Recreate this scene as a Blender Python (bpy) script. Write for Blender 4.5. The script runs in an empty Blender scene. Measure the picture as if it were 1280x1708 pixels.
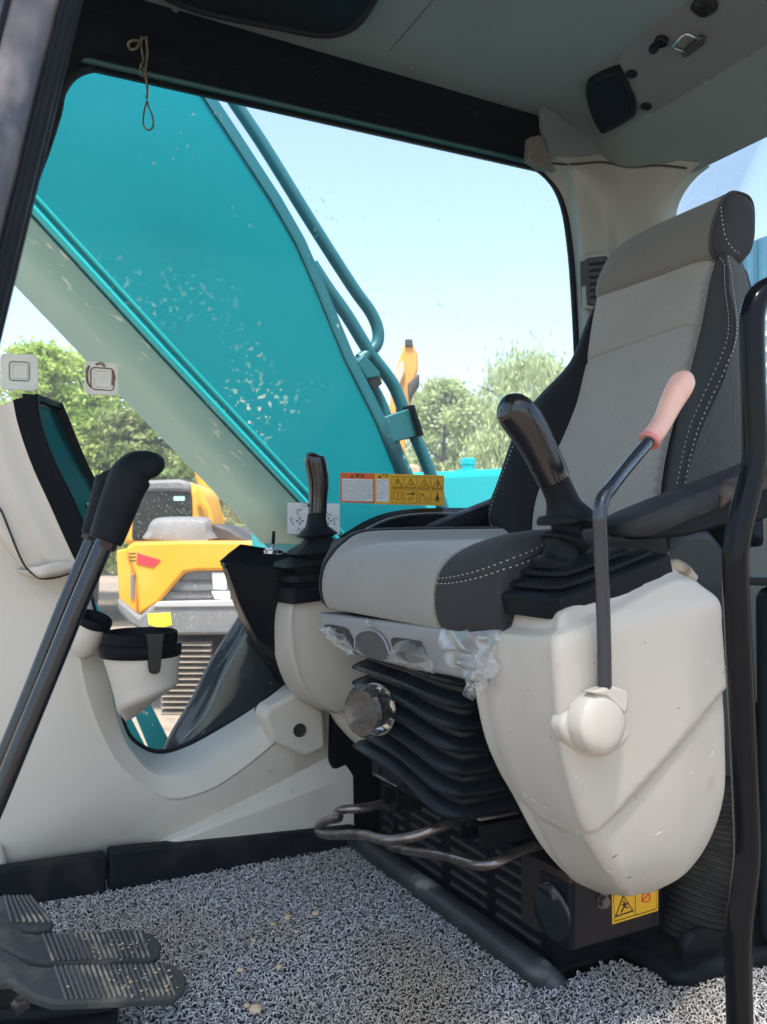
import bpy, math, random
import numpy as np
from mathutils import Vector, Matrix
from mathutils.bvhtree import BVHTree
random.seed(7); rng = np.random.default_rng(7)
S = bpy.context.scene
C = S.collection

# ------------------------------------------------------------- camera
FPX = 1400.0
EYE = Vector((0, 0, .62))
YAW = math.radians(27.7)
PITCH = math.atan(41 / FPX)
cam = bpy.data.cameras.new('camera'); cam_o = bpy.data.objects.new('camera', cam); C.objects.link(cam_o)
cam_o.location = EYE; cam_o.rotation_euler = (math.pi / 2 + PITCH, 0, -YAW)
cam.sensor_fit = 'VERTICAL'; cam.sensor_height = 36; cam.lens = 36 * FPX / 1708
cam.clip_start = .02; cam.clip_end = 600
cam.dof.use_dof = True; cam.dof.focus_distance = 1.25; cam.dof.aperture_fstop = 11
S.camera = cam_o
S.render.resolution_x = 767; S.render.resolution_y = 1024

# ------------------------------------------------------------- light
SUN_EL, SUN_AZ = math.radians(68), math.radians(-145)      # azimuth of the sun measured from +Y towards +X
w = bpy.data.worlds.new('World'); S.world = w; w.use_nodes = True
nt = w.node_tree; nt.nodes.clear()
sky = nt.nodes.new('ShaderNodeTexSky'); sky.sky_type = 'NISHITA'; sky.sun_disc = False
sky.sun_elevation = SUN_EL; sky.sun_rotation = SUN_AZ; sky.dust_density = 1.8; sky.air_density = 1.3; sky.ozone_density = 1.1
bg = nt.nodes.new('ShaderNodeBackground'); bg.inputs[1].default_value = .15
out = nt.nodes.new('ShaderNodeOutputWorld')
nt.links.new(sky.outputs[0], bg.inputs[0]); nt.links.new(bg.outputs[0], out.inputs[0])
sl = bpy.data.lights.new('sun', 'SUN'); sl.energy = 3.6; sl.angle = math.radians(8); sl.color = (1, .95, .88)
so = bpy.data.objects.new('sun', sl); C.objects.link(so)
sd = Vector((math.cos(SUN_EL) * math.sin(SUN_AZ), math.cos(SUN_EL) * math.cos(SUN_AZ), math.sin(SUN_EL)))
so.rotation_euler = sd.to_track_quat('Z', 'Y').to_euler()
so.location = (0, -3, 6)
S.view_settings.view_transform = 'Standard'; S.view_settings.look = 'None'
S.view_settings.exposure = 1.29; S.view_settings.gamma = 1
S.render.engine = 'CYCLES'
S.cycles.max_bounces = 10; S.cycles.diffuse_bounces = 6; S.cycles.transparent_max_bounces = 16

# ------------------------------------------------------------- photo rays -> points on real planes
_R = cam_o.rotation_euler.to_matrix()
def ray(px, py):
    return (_R @ Vector(((px - 640) / FPX, (854 - py) / FPX, -1)))
def PL(px, py, p0, n, off=0):
    n = Vector(n).normalized(); d = ray(px, py)
    t = (Vector(p0) + n * off - EYE).dot(n) / d.dot(n)
    return EYE + d * t
def Y_(px, py, Y): return PL(px, py, (0, Y, 0), (0, 1, 0))
def X_(px, py, X): return PL(px, py, (X, 0, 0), (1, 0, 0))
def Z_(px, py, Z): return PL(px, py, (0, 0, Z), (0, 0, 1))
def T_(px, py, t): return EYE + ray(px, py) * t

# ------------------------------------------------------------- materials
def N(t, typ, **k):
    n = t.nodes.new(typ)
    for a, b in k.items(): setattr(n, a, b)
    return n
def mat(name, col, rough=.5, metal=0, col2=None, nscale=8, nlo=.45, nhi=.7, bump=0, bscale=200, bdist=.001,
        spec=.5, coat=0, trans=0, rvar=0, col3=None, n3=30, n3lo=.62, n3hi=.66, n3z=None, weave=0, sheen=0, n3mask=None, subsurf=0, stretch=None):
    m = bpy.data.materials.new(name); m.use_nodes = True
    t = m.node_tree; b = t.nodes['Principled BSDF']
    b.inputs['Base Color'].default_value = (*col, 1); b.inputs['Roughness'].default_value = rough
    b.inputs['Metallic'].default_value = metal; b.inputs['Specular IOR Level'].default_value = spec
    b.inputs['Coat Weight'].default_value = coat; b.inputs['Coat Roughness'].default_value = .08
    if sheen: b.inputs['Sheen Weight'].default_value = sheen
    if trans: b.inputs['Transmission Weight'].default_value = trans
    tc = N(t, 'ShaderNodeTexCoord'); vec = tc.outputs['Object']
    if stretch:
        mp = N(t, 'ShaderNodeMapping'); mp.inputs['Scale'].default_value = stretch
        t.links.new(vec, mp.inputs[0]); vec = mp.outputs[0]
    cur = None
    def noise(sc, det=5):
        n = N(t, 'ShaderNodeTexNoise'); n.inputs['Scale'].default_value = sc; n.inputs['Detail'].default_value = det
        t.links.new(vec, n.inputs['Vector']); return n
    def ramp(src, lo, hi):
        r = N(t, 'ShaderNodeMapRange'); r.inputs[1].default_value = lo; r.inputs[2].default_value = hi
        t.links.new(src, r.inputs[0]); return r
    def mix(a, bcol, f):
        x = N(t, 'ShaderNodeMix', data_type='RGBA')
        if a is None: x.inputs[6].default_value = (*col, 1)
        else: t.links.new(a, x.inputs[6])
        if isinstance(bcol, tuple): x.inputs[7].default_value = (*bcol, 1)
        else: t.links.new(bcol, x.inputs[7])
        t.links.new(f, x.inputs[0]); return x.outputs[2]
    if col2:
        n = noise(nscale); r = ramp(n.outputs[0], nlo, nhi); cur = mix(cur, col2, r.outputs[0])
    if col3:
        n = noise(n3, 8); r = ramp(n.outputs[0], n3lo, n3hi); f = r.outputs[0]
        if n3mask:
            n2 = noise(n3mask[0], 2); r2 = ramp(n2.outputs[0], n3mask[1], n3mask[2])
            mm = N(t, 'ShaderNodeMath', operation='MULTIPLY'); t.links.new(f, mm.inputs[0]); t.links.new(r2.outputs[0], mm.inputs[1]); f = mm.outputs[0]
        if n3z:
            sx_ = N(t, 'ShaderNodeSeparateXYZ'); t.links.new(tc.outputs['Object'], sx_.inputs[0]); rz = ramp(sx_.outputs[2], n3z[0], n3z[1])
            mz = N(t, 'ShaderNodeMath', operation='MULTIPLY'); t.links.new(f, mz.inputs[0]); t.links.new(rz.outputs[0], mz.inputs[1]); f = mz.outputs[0]
        cur = mix(cur, col3, f)
    hsrc = None
    if weave:
        mp = N(t, 'ShaderNodeMapping'); mp.inputs['Rotation'].default_value = (.5, .6, .7)
        t.links.new(tc.outputs['Object'], mp.inputs[0])
        v = N(t, 'ShaderNodeTexVoronoi'); v.inputs['Scale'].default_value = weave; v.inputs['Randomness'].default_value = .15
        t.links.new(mp.outputs[0], v.inputs['Vector'])
        r = ramp(v.outputs['Distance'], .1, .55)
        dark = tuple(c * .65 for c in col); cur = mix(cur, dark, r.outputs[0]); hsrc = v.outputs['Distance']
    if cur is not None: t.links.new(cur, b.inputs['Base Color'])
    if rvar:
        n = noise(14, 6); r = ramp(n.outputs[0], .35, .7); r.inputs[3].default_value = max(0, rough - rvar); r.inputs[4].default_value = min(1, rough + rvar)
        t.links.new(r.outputs[0], b.inputs['Roughness'])
    if bump or hsrc:
        bp = N(t, 'ShaderNodeBump'); bp.inputs['Strength'].default_value = bump or .4; bp.inputs['Distance'].default_value = bdist
        if hsrc: bp.invert = True; t.links.new(hsrc, bp.inputs['Height'])
        else: n = noise(bscale, 3); t.links.new(n.outputs[0], bp.inputs['Height'])
        t.links.new(bp.outputs[0], b.inputs['Normal'])
    return m
def glassy(name, tint, gloss=.06, rough=0, specks=0, milk=0, film=0):
    m = bpy.data.materials.new(name); m.use_nodes = True; t = m.node_tree; t.nodes.clear()
    o = N(t, 'ShaderNodeOutputMaterial'); tr = N(t, 'ShaderNodeBsdfTransparent'); tr.inputs[0].default_value = (*tint, 1)
    g = N(t, 'ShaderNodeBsdfGlossy'); g.inputs['Roughness'].default_value = rough
    fr = N(t, 'ShaderNodeFresnel'); fr.inputs[0].default_value = 1.45
    mu = N(t, 'ShaderNodeMath', operation='MULTIPLY'); mu.inputs[1].default_value = gloss; t.links.new(fr.outputs[0], mu.inputs[0])
    mx = N(t, 'ShaderNodeMixShader'); t.links.new(mu.outputs[0], mx.inputs[0]); t.links.new(tr.outputs[0], mx.inputs[1]); t.links.new(g.outputs[0], mx.inputs[2])
    cur = mx.outputs[0]
    if milk or specks:
        d = N(t, 'ShaderNodeBsdfDiffuse'); d.inputs[0].default_value = (.75, .76, .74, 1)
        tl = N(t, 'ShaderNodeBsdfTranslucent'); tl.inputs[0].default_value = (.8, .8, .78, 1)
        ad = N(t, 'ShaderNodeMixShader'); ad.inputs[0].default_value = .4; t.links.new(d.outputs[0], ad.inputs[1]); t.links.new(tl.outputs[0], ad.inputs[2])
        tc = N(t, 'ShaderNodeTexCoord')
        n = N(t, 'ShaderNodeTexNoise'); n.inputs['Scale'].default_value = 75 if specks else 14; n.inputs['Detail'].default_value = 9
        t.links.new(tc.outputs['Object'], n.inputs[0])
        r = N(t, 'ShaderNodeMapRange'); r.inputs[1].default_value = .64 if specks else .35; r.inputs[2].default_value = .7 if specks else .8
        t.links.new(n.outputs[0], r.inputs[0])
        ml = N(t, 'ShaderNodeMath', operation='MULTIPLY'); ml.inputs[1].default_value = specks or milk; t.links.new(r.outputs[0], ml.inputs[0])
        f = ml.outputs[0]
        if specks:
            n2 = N(t, 'ShaderNodeTexNoise'); n2.inputs['Scale'].default_value = 5; t.links.new(tc.outputs['Object'], n2.inputs[0])
            r2 = N(t, 'ShaderNodeMapRange'); r2.inputs[1].default_value = .5; r2.inputs[2].default_value = .65; t.links.new(n2.outputs[0], r2.inputs[0])
            m3 = N(t, 'ShaderNodeMath', operation='MULTIPLY'); t.links.new(f, m3.inputs[0]); t.links.new(r2.outputs[0], m3.inputs[1]); f = m3.outputs[0]
        if film:
            fa = N(t, 'ShaderNodeMath', operation='MAXIMUM'); fa.inputs[1].default_value = film; t.links.new(f, fa.inputs[0]); f = fa.outputs[0]
        m2 = N(t, 'ShaderNodeMixShader'); t.links.new(f, m2.inputs[0]); t.links.new(cur, m2.inputs[1]); t.links.new(ad.outputs[0], m2.inputs[2]); cur = m2.outputs[0]
    t.links.new(cur, o.inputs[0]); return m

# ------------------------------------------------------------- mesh building
def cr(pts, n, closed=False):
    """Catmull-Rom through pts (arrays), n steps per span"""
    P = [np.array(p, float) for p in pts]; L = len(P); o = []
    if n <= 1: return P
    spans = L if closed else L - 1
    for i in range(spans):
        if closed: a, b, c, d = P[(i - 1) % L], P[i], P[(i + 1) % L], P[(i + 2) % L]
        else:
            b, c = P[i], P[i + 1]; a = P[i - 1] if i else 2 * b - c; d = P[i + 2] if i + 2 < L else 2 * c - b
        for k in range(n):
            t = k / n
            o.append(.5 * ((2 * b) + (-a + c) * t + (2 * a - 5 * b + 4 * c - d) * t * t + (-a + 3 * b - 3 * c + d) * t ** 3))
    if not closed: o.append(P[-1])
    return o
def resample(pts, n, closed=False):
    P = [np.array(p, float) for p in pts]
    if closed: P = P + [P[0]]
    s = [0]
    for a, b in zip(P, P[1:]): s.append(s[-1] + np.linalg.norm(b - a))
    o = []; T = np.linspace(0, s[-1], n, endpoint=not closed)
    j = 0
    for t in T:
        while j < len(s) - 2 and t > s[j + 1]: j += 1
        f = (t - s[j]) / max(1e-9, s[j + 1] - s[j]); o.append(P[j] * (1 - f) + P[j + 1] * f)
    return o
class MB:
    def __init__(s): s.v = []; s.f = []
    def add(s, vs, fs):
        o = len(s.v); s.v += [tuple(map(float, p)) for p in vs]; s.f += [tuple(i + o for i in f) for f in fs]; return s
    def grid(s, rows, nu=1, nv=1, cu=False, cap=False):
        R = [cr(r, nu, cu) for r in rows]
        cols = list(zip(*R)); Cc = [cr(c, nv) for c in cols]; R = list(zip(*Cc))
        w_, h = len(R[0]), len(R); vs = [p for r in R for p in r]; fs = []
        for i in range(h - 1):
            for j in range(w_ if cu else w_ - 1):
                k = (j + 1) % w_; fs.append((i * w_ + j, i * w_ + k, (i + 1) * w_ + k, (i + 1) * w_ + j))
        if cap: fs.append(tuple(range(w_ - 1, -1, -1))); fs.append(tuple(range((h - 1) * w_, h * w_)))
        return s.add(vs, fs)
    def tube(s, pts, r, seg=12, n=6, closed=False, flat=1, flatdir=None):
        if n > 1 and len(pts) > 2 or closed:
            rr = r if hasattr(r, '__len__') else [r] * len(pts)
            Q = cr([list(p) + [q] for p, q in zip(pts, rr)], n, closed); P = [q[:3] for q in Q]; rr = [q[3] for q in Q]
        else: P = [np.array(p, float) for p in pts]; rr = list(r) if hasattr(r, '__len__') else [r] * len(P)
        rings = []; up = None; L = len(P)
        for i in range(L):
            a = P[(i - 1) % L] if (closed or i) else P[i]; b = P[(i + 1) % L] if (closed or i < L - 1) else P[i]
            t = b - a; t = t / (np.linalg.norm(t) + 1e-12)
            if up is None:
                up = np.array(flatdir, float) if flatdir is not None else (np.array((0, 0, 1.)) if abs(t[2]) < .9 else np.array((1., 0, 0)))
            up = up - t * up.dot(t); up /= np.linalg.norm(up) + 1e-12; sd_ = np.cross(t, up)
            rings.append([P[i] + (math.cos(2 * math.pi * k / seg) * up * flat + math.sin(2 * math.pi * k / seg) * sd_) * max(rr[i], 1e-5) for k in range(seg)])
        w_ = seg; vs = [p for q in rings for p in q]; fs = []
        for i in range(L if closed else L - 1):
            i2 = (i + 1) % L
            for j in range(w_): k = (j + 1) % w_; fs.append((i * w_ + j, i2 * w_ + j, i2 * w_ + k, i * w_ + k))
        if not closed: fs.append(tuple(range(w_))); fs.append(tuple((L - 1) * w_ + k for k in range(w_ - 1, -1, -1)))
        return s.add(vs, fs)
    def prism(s, pts, vec):
        P = [Vector(p) for p in pts]; v = Vector(vec); n = len(P)
        fs = [tuple(range(n)), tuple(range(2 * n - 1, n - 1, -1))]
        for i in range(n): k = (i + 1) % n; fs.append((i, i + n, k + n, k))
        return s.add(P + [p + v for p in P], fs)
    def face(s, pts): return s.add(pts, [tuple(range(len(pts)))])
    def box(s, c, sz, rot=None):
        c = Vector(c); R = Matrix.Rotation(0, 3, 'Z') if rot is None else rot
        vs = [c + R @ Vector((sz[0] * x / 2, sz[1] * y / 2, sz[2] * z / 2)) for x in (-1, 1) for y in (-1, 1) for z in (-1, 1)]
        return s.add(vs, [(0, 1, 3, 2), (4, 6, 7, 5), (0, 4, 5, 1), (2, 3, 7, 6), (0, 2, 6, 4), (1, 5, 7, 3)])
    def lathe(s, o, ax, prof, seg=32, ref=None, sq=0, ex=1, ey=1):
        ax = Vector(ax).normalized(); u = Vector(ref or ((0, 0, 1) if abs(ax.z) < .9 else (1, 0, 0))); u = (u - ax * u.dot(ax)).normalized(); v = ax.cross(u)
        rows = []
        for r, h in prof:
            ring = []
            for k in range(seg):
                a = 2 * math.pi * k / seg; c_, s_ = math.cos(a), math.sin(a)
                m_ = (abs(c_) ** (2 + sq) + abs(s_) ** (2 + sq)) ** (-1 / (2 + sq)) if sq else 1
                ring.append(Vector(o) + ax * h + (u * c_ * ex + v * s_ * ey) * max(r, 1e-5) * m_)
            rows.append(ring)
        return s.grid(rows, 1, 1, True, True)
    def bvh(s): return BVHTree.FromPolygons([Vector(p) for p in s.v], s.f)
    def build(s, name, m, parent=None, smooth=40, bevel=0, bseg=2, solid=0, soff=-1, sub=0, mods=None):
        me = bpy.data.meshes.new(name)
        off = parent_loc(parent)
        me.from_pydata([tuple(Vector(p) - off) for p in s.v], [], s.f); me.validate(); me.update()
        import bmesh
        b = bmesh.new(); b.from_mesh(me); bmesh.ops.recalc_face_normals(b, faces=b.faces); b.to_mesh(me); b.free()
        me.materials.append(m)
        if smooth:
            me.polygons.foreach_set('use_smooth', [True] * len(me.polygons))
            if smooth < 180: me.set_sharp_from_angle(angle=math.radians(smooth))
        o = bpy.data.objects.new(name, me); C.objects.link(o)
        if parent is not None: o.parent = parent
        if solid: q = o.modifiers.new('s', 'SOLIDIFY'); q.thickness = solid; q.offset = soff
        if bevel:
            q = o.modifiers.new('b', 'BEVEL'); q.width = bevel; q.segments = bseg; q.limit_method = 'ANGLE'; q.angle_limit = math.radians(35); q.harden_normals = False
        if sub: q = o.modifiers.new('u', 'SUBSURF'); q.levels = sub; q.render_levels = sub
        return o
def parent_loc(p):
    v = Vector((0, 0, 0))
    while p is not None: v = v + Vector(p.location); p = p.parent
    return v
def thing(name, label, cat, loc=(0, 0, 0), group=None, kind=None):
    o = bpy.data.objects.new(name, None); C.objects.link(o); o.location = loc; o.empty_display_size = .05
    return tag(o, label, cat, group, kind)
def tag(o, label=None, cat=None, group=None, kind=None):
    if label: o['label'] = label
    if cat: o['category'] = cat
    if group: o['group'] = group
    if kind: o['kind'] = kind
    return o
def numpy_mesh(name, V, Fq, m, parent=None, smooth=True):
    """V (n,3), Fq (k,4) or (k,3)"""
    off = np.array(parent_loc(parent))
    me = bpy.data.meshes.new(name); k = Fq.shape[1]
    me.vertices.add(len(V)); me.vertices.foreach_set('co', (V - off).astype(np.float32).ravel())
    me.loops.add(Fq.size); me.loops.foreach_set('vertex_index', Fq.astype(np.int32).ravel())
    me.polygons.add(len(Fq)); me.polygons.foreach_set('loop_start', np.arange(0, Fq.size, k, dtype=np.int32))
    me.polygons.foreach_set('loop_total', np.full(len(Fq), k, dtype=np.int32)); me.update(calc_edges=True)
    if smooth: me.polygons.foreach_set('use_smooth', np.ones(len(Fq), bool))
    me.materials.append(m); o = bpy.data.objects.new(name, me); C.objects.link(o)
    if parent is not None: o.parent = parent
    return o
def hit(b, px, py, lift=.001):
    d = ray(px, py).normalized(); h = b.ray_cast(EYE, d)
    if h[0] is None: return None
    n = h[1]
    if n.dot(d) > 0: n = -n
    return h[0] + n * lift
def proj(p):
    v = _R.transposed() @ (Vector(p) - EYE); return 640 + FPX * v.x / -v.z, 854 - FPX * v.y / -v.z
def onsurf(b, pix, n=6, lift=.001):
    return [q for q in (hit(b, *p[:2], lift) for p in cr(pix, n)) if q is not None]
def stitches(b, pix, m, parent, name='stitching', dash=.005, gap=.003, r=.00048, lift=.0008):
    P = onsurf(b, pix, 14, lift)
    if len(P) < 2: return
    L = sum((Vector(a) - Vector(c)).length for a, c in zip(P, P[1:])); k = int(L / (dash + gap)); Q = resample(P, k * 2 + 1)
    mb = MB()
    for i in range(k): mb.tube([Q[2 * i], np.array(Q[2 * i]) * .35 + np.array(Q[2 * i + 1]) * .65 * 1.0], r, 5, 1)
    return mb.build(name, m, parent)
def slab(name, pix, Y, th, m, parent=None, bevel=0, sm=0, **k):
    P = [Y_(*p, Y) for p in pix]
    if sm: P = [Vector(q) for q in cr(P, sm, True)]
    return MB().prism(P, (0, th, 0)).build(name, m, parent, bevel=bevel, **k)
def plslab(name, pix, p0, n, th, m, parent=None, bevel=0, sm=0, off=0, **k):
    P = [PL(*p, p0, n, off) for p in pix]
    if sm: P = [Vector(q) for q in cr(P, sm, True)]
    return MB().prism(P, -Vector(n).normalized() * th).build(name, m, parent, bevel=bevel, **k)
M = {}
M['beige'] = mat('beige_plastic', (.56, .525, .455), .5, spec=.35, col2=(.50, .465, .40), nscale=3, bump=.12, bscale=900, bdist=.0004, rvar=.08, col3=(.27, .23, .18), n3=45, n3lo=.69, n3hi=.76, n3mask=(4, .5, .7))
M['white_shell'] = mat('pale_plastic', (.455, .425, .37), .46, spec=.35, col2=(.41, .38, .325), nscale=4, bump=.10, bscale=900, bdist=.0004, rvar=.08, col3=(.26, .21, .16), n3=38, n3lo=.60, n3hi=.78, n3mask=(5, .48, .68))
M['grey_plastic'] = mat('grey_plastic', (.23, .237, .24), .5, bump=.1, bscale=900, bdist=.0003)
M['black'] = mat('black_plastic', (.004, .0055, .008), .42, spec=.07, bump=.15, bscale=900, bdist=.0004, rvar=.1)
M['black_gloss'] = mat('black_gloss', (.003, .0035, .005), .09, spec=.13, rvar=.08)
M['rubber'] = mat('black_rubber', (.0055, .0075, .0105), .5, spec=.09, bump=.25, bscale=600, bdist=.0005, col2=(.013, .016, .019), nscale=9, rvar=.12)
M['bellows'] = mat('bellows_rubber', (.004, .0065, .010), .38, spec=.2, col2=(.009, .012, .016), nscale=12, rvar=.12)
M['dusty'] = mat('dusty_rubber', (.008, .010, .0135), .55, spec=.1, col2=(.028, .027, .025), nscale=16, nlo=.5, nhi=.75, bump=.35, bscale=300, bdist=.0008)
M['vinyl_black'] = mat('black_vinyl', (.008, .0085, .011), .6, spec=.1, bump=.2, bscale=800, bdist=.0004)
M['fab_light'] = mat('light_weave', (.34, .33, .298), .9, col2=(.255, .24, .208), nscale=6, nlo=.42, nhi=.75, weave=270, sheen=.25, col3=(.20, .18, .15), n3=6, n3lo=.47, n3hi=.72, n3z=(.82, .95))
M['fab_dark'] = mat('dark_weave', (.022, .0245, .027), .88, weave=270, sheen=.05)
M['fab_head'] = mat('headrest_weave', (.185, .178, .16), .9, weave=420, sheen=.1, col2=(.165, .16, .145), nscale=6)
M['fab_grey'] = mat('side_weave', (.062, .070, .069), .9, weave=270, sheen=.05)
M['thread'] = mat('pale_thread', (.62, .60, .55), .8)
M['seam'] = mat('dark_seam', (.03, .03, .03), .9)
M['liner'] = mat('roof_liner', (.11, .155, .16), .85, col2=(.092, .125, .132), nscale=3, bump=.2, bscale=500, bdist=.0004)
M['liner_plate'] = mat('roof_plate', (.115, .125, .135), .6, spec=.3, bump=.12, bscale=700, bdist=.0003)
M['dark_metal'] = mat('dark_paint', (.004, .0055, .008), .42, spec=.08, col2=(.009, .011, .014), nscale=14, rvar=.12)
M['scuffed'] = mat('scuffed_frame', (.026, .026, .032), .36, col2=(.045, .044, .052), nscale=12, col3=(.42, .36, .33), n3=26, n3lo=.44, n3hi=.66, n3mask=(11, .46, .60), rvar=.1, stretch=(1, 1, .45), spec=.6)
M['worn_metal'] = mat('worn_steel', (.20, .17, .16), .3, metal=.8, col2=(.05, .04, .038), nscale=30, rvar=.12)
M['steel'] = mat('steel', (.5, .5, .5), .25, metal=1)
M['gun'] = mat('grey_blue_paint', (.008, .011, .016), .14, spec=.5, rvar=.06)
M['rod'] = mat('painted_rod', (.03, .037, .05), .24, coat=.2, rvar=.06, metal=.3)
M['rust'] = mat('rusty_plate', (.018, .012, .012), .55, metal=.2, col2=(.075, .026, .018), nscale=9, nlo=.5, nhi=.72, col3=(.008, .008, .010), n3=14, n3lo=.48, n3hi=.6)
M['pink'] = mat('faded_pink', (.56, .16, .15), .36, col2=(.70, .42, .33), nscale=22, nlo=.36, nhi=.56, stretch=(1, 1, .5))
M['pink_dark'] = mat('pink_collar', (.62, .20, .19), .4)
M['teal'] = mat('teal_paint', (.0, .215, .255), .5, spec=.1, col3=(.50, .60, .52), n3=60, n3lo=.575, n3hi=.64, n3mask=(3.0, .50, .64), rvar=.08, col2=(.0, .155, .19), nscale=.9, n3z=(1.0, .62))
M['teal_plain'] = mat('teal_paint_clean', (.0, .40, .42), .35, coat=.2)
M['teal_dark'] = mat('teal_tube_paint', (.008, .12, .14), .45, col3=(.3, .4, .38), n3=40, n3lo=.68, n3hi=.72)
M['boom_under'] = mat('boom_underside', (.22, .41, .365), .5, col3=(.58, .64, .54), n3=20, n3lo=.60, n3hi=.66, n3mask=(3.2, .50, .64), col2=(.26, .44, .39), nscale=2)
M['yellow'] = mat('yellow_paint', (.74, .33, .02), .5, spec=.3, col2=(.80, .42, .07), nscale=1.2)
M['orange'] = mat('orange_paint', (.68, .31, .05), .5, col2=(.42, .24, .1), nscale=1.5, nlo=.5, nhi=.7)
M['grey_steel'] = mat('grey_dusty_steel', (.15, .15, .15), .6, col2=(.22, .21, .20), nscale=2, col3=(.3, .27, .23), n3=40, n3lo=.6, n3hi=.66)
M['dark_far'] = mat('dark_far', (.03, .028, .026), .6, col2=(.12, .10, .08), nscale=3)
M['far_glass'] = mat('far_glass', (.012, .014, .012), .2, spec=.3, col3=(.22, .21, .18), n3=45, n3lo=.6, n3hi=.66)
M['red'] = mat('red_decal', (.62, .03, .04), .35)
M['decal_yellow'] = mat('yellow_decal', (.78, .72, .02), .5, col2=(.6, .5, .05), nscale=8)
M['white'] = mat('white_film', (.75, .76, .75), .5)
M['pad'] = mat('cream_pad', (.72, .71, .62), .5, col2=(.62, .60, .50), nscale=30)
M['glue'] = mat('brown_glue', (.16, .10, .06), .7, col2=(.35, .26, .18), nscale=60)
M['lab_orange'] = mat('orange_print', (.72, .13, .02), .5)
M['lab_yellow'] = mat('yellow_print', (.80, .42, .02), .5)
M['ink'] = mat('black_ink', (.02, .018, .016), .6)
M['ink_grey'] = mat('grey_ink', (.16, .16, .17), .6)
M['screen'] = mat('screen_glass', (.005, .035, .038), .14, spec=.15)
M['foam'] = mat('torn_foam', (.03, .025, .022), .95, col2=(.075, .06, .05), nscale=60, bump=.8, bscale=180, bdist=.002)
M['trunk'] = mat('bark', (.10, .075, .055), .9, col2=(.16, .13, .10), nscale=4)
M['sand'] = mat('sandy_ground', (.27, .21, .155), .95, col2=(.34, .27, .205), nscale=.4, bump=.6, bscale=6, bdist=.05, col3=(.18, .14, .10), n3=2.5, n3lo=.55, n3hi=.68)
M['clod'] = mat('dried_mud', (.50, .38, .25), .95, bump=.8, bscale=300, bdist=.001)
M['glass'] = glassy('window_glass', (.955, .985, .985), .2, specks=.5, film=.022)
M['glass_rear'] = glassy('rear_glass', (.955, .985, .985), .35)
M['clear'] = glassy('clear_plastic', (.84, .85, .85), 1.3, .05, milk=.14)
M['wrap'] = glassy('torn_film', (.93, .93, .92), .35, .32, milk=.75)
M['darkglass'] = mat('dark_curved_glass', (.02, .03, .038), .1, col2=(.05, .062, .072), nscale=7, nlo=.5, nhi=.6)
M['blue'] = mat('blue_sheet', (.035, .14, .22), .5, col2=(.05, .19, .27), nscale=3, stretch=(4, 4, .3))
M['header'] = mat('header_paint', (.002, .0035, .006), .5, spec=.04, bump=.1, bscale=500, bdist=.0004)
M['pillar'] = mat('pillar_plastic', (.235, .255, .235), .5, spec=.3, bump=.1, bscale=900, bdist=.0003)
M['pedal'] = mat('pedal_rubber', (.050, .054, .053), .62, spec=.2, col2=(.13, .12, .095), nscale=24, nlo=.48, nhi=.7, bump=.35, bscale=300, bdist=.0008)
M['hose'] = mat('dusty_hose', (.035, .034, .032), .6, spec=.2, col2=(.075, .068, .055), nscale=18)
M['matte'] = mat('matte_black', (.004, .005, .007), .85, spec=.02)
M['pillar_shaded'] = mat('pillar_plastic_shaded', (.10, .10, .092), .6, spec=.2)  # darker copy of the pillar plastic: shade on the trim tab put into its colour
M['grip_gloss'] = mat('grip_gloss', (.006, .006, .008), .2, spec=.55, rvar=.08)
M['roof_out'] = mat('cab_roof_paint', (.55, .55, .52), .5)
def leafmat(name, c1, c2):
    m = mat(name, c1, .6, col2=c2, nscale=1.6, nlo=.4, nhi=.62)
    t = m.node_tree; b = t.nodes['Principled BSDF']; o = t.nodes['Material Output']
    tl = N(t, 'ShaderNodeBsdfTranslucent'); src = b.inputs['Base Color'].links[0].from_socket; t.links.new(src, tl.inputs[0])
    mx = N(t, 'ShaderNodeMixShader'); mx.inputs[0].default_value = .4
    t.links.new(b.outputs[0], mx.inputs[1]); t.links.new(tl.outputs[0], mx.inputs[2]); t.links.new(mx.outputs[0], o.inputs[0]); return m
M['leaf_a'] = leafmat('leaves_fresh', (.36, .50, .09), (.48, .56, .17))
M['leaf_b'] = leafmat('leaves_olive', (.27, .29, .10), (.38, .36, .16))
M['leaf_c'] = leafmat('leaves_willow', (.42, .50, .21), (.50, .56, .31))
M['leaf_d'] = leafmat('leaves_pine', (.18, .26, .07), (.30, .34, .12))
# ============================================================= ground, floor
GZ = -1.15
g = MB(); n_ = 40
g.grid([[(-260 + 520 * i / n_, -200 + 460 * j / n_, GZ + (.05 * math.sin(i * 1.7 + j) if (i, j) != (0, 0) else 0)) for i in range(n_ + 1)] for j in range(n_ + 1)])
tag(g.build('ground', M['sand']), kind='structure')
tag(MB().box((.55, 1.0, -.008), (1.9, 1.16, .058)).build('cab_floor', M['dark_metal'], bevel=.004), kind='structure')

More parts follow.
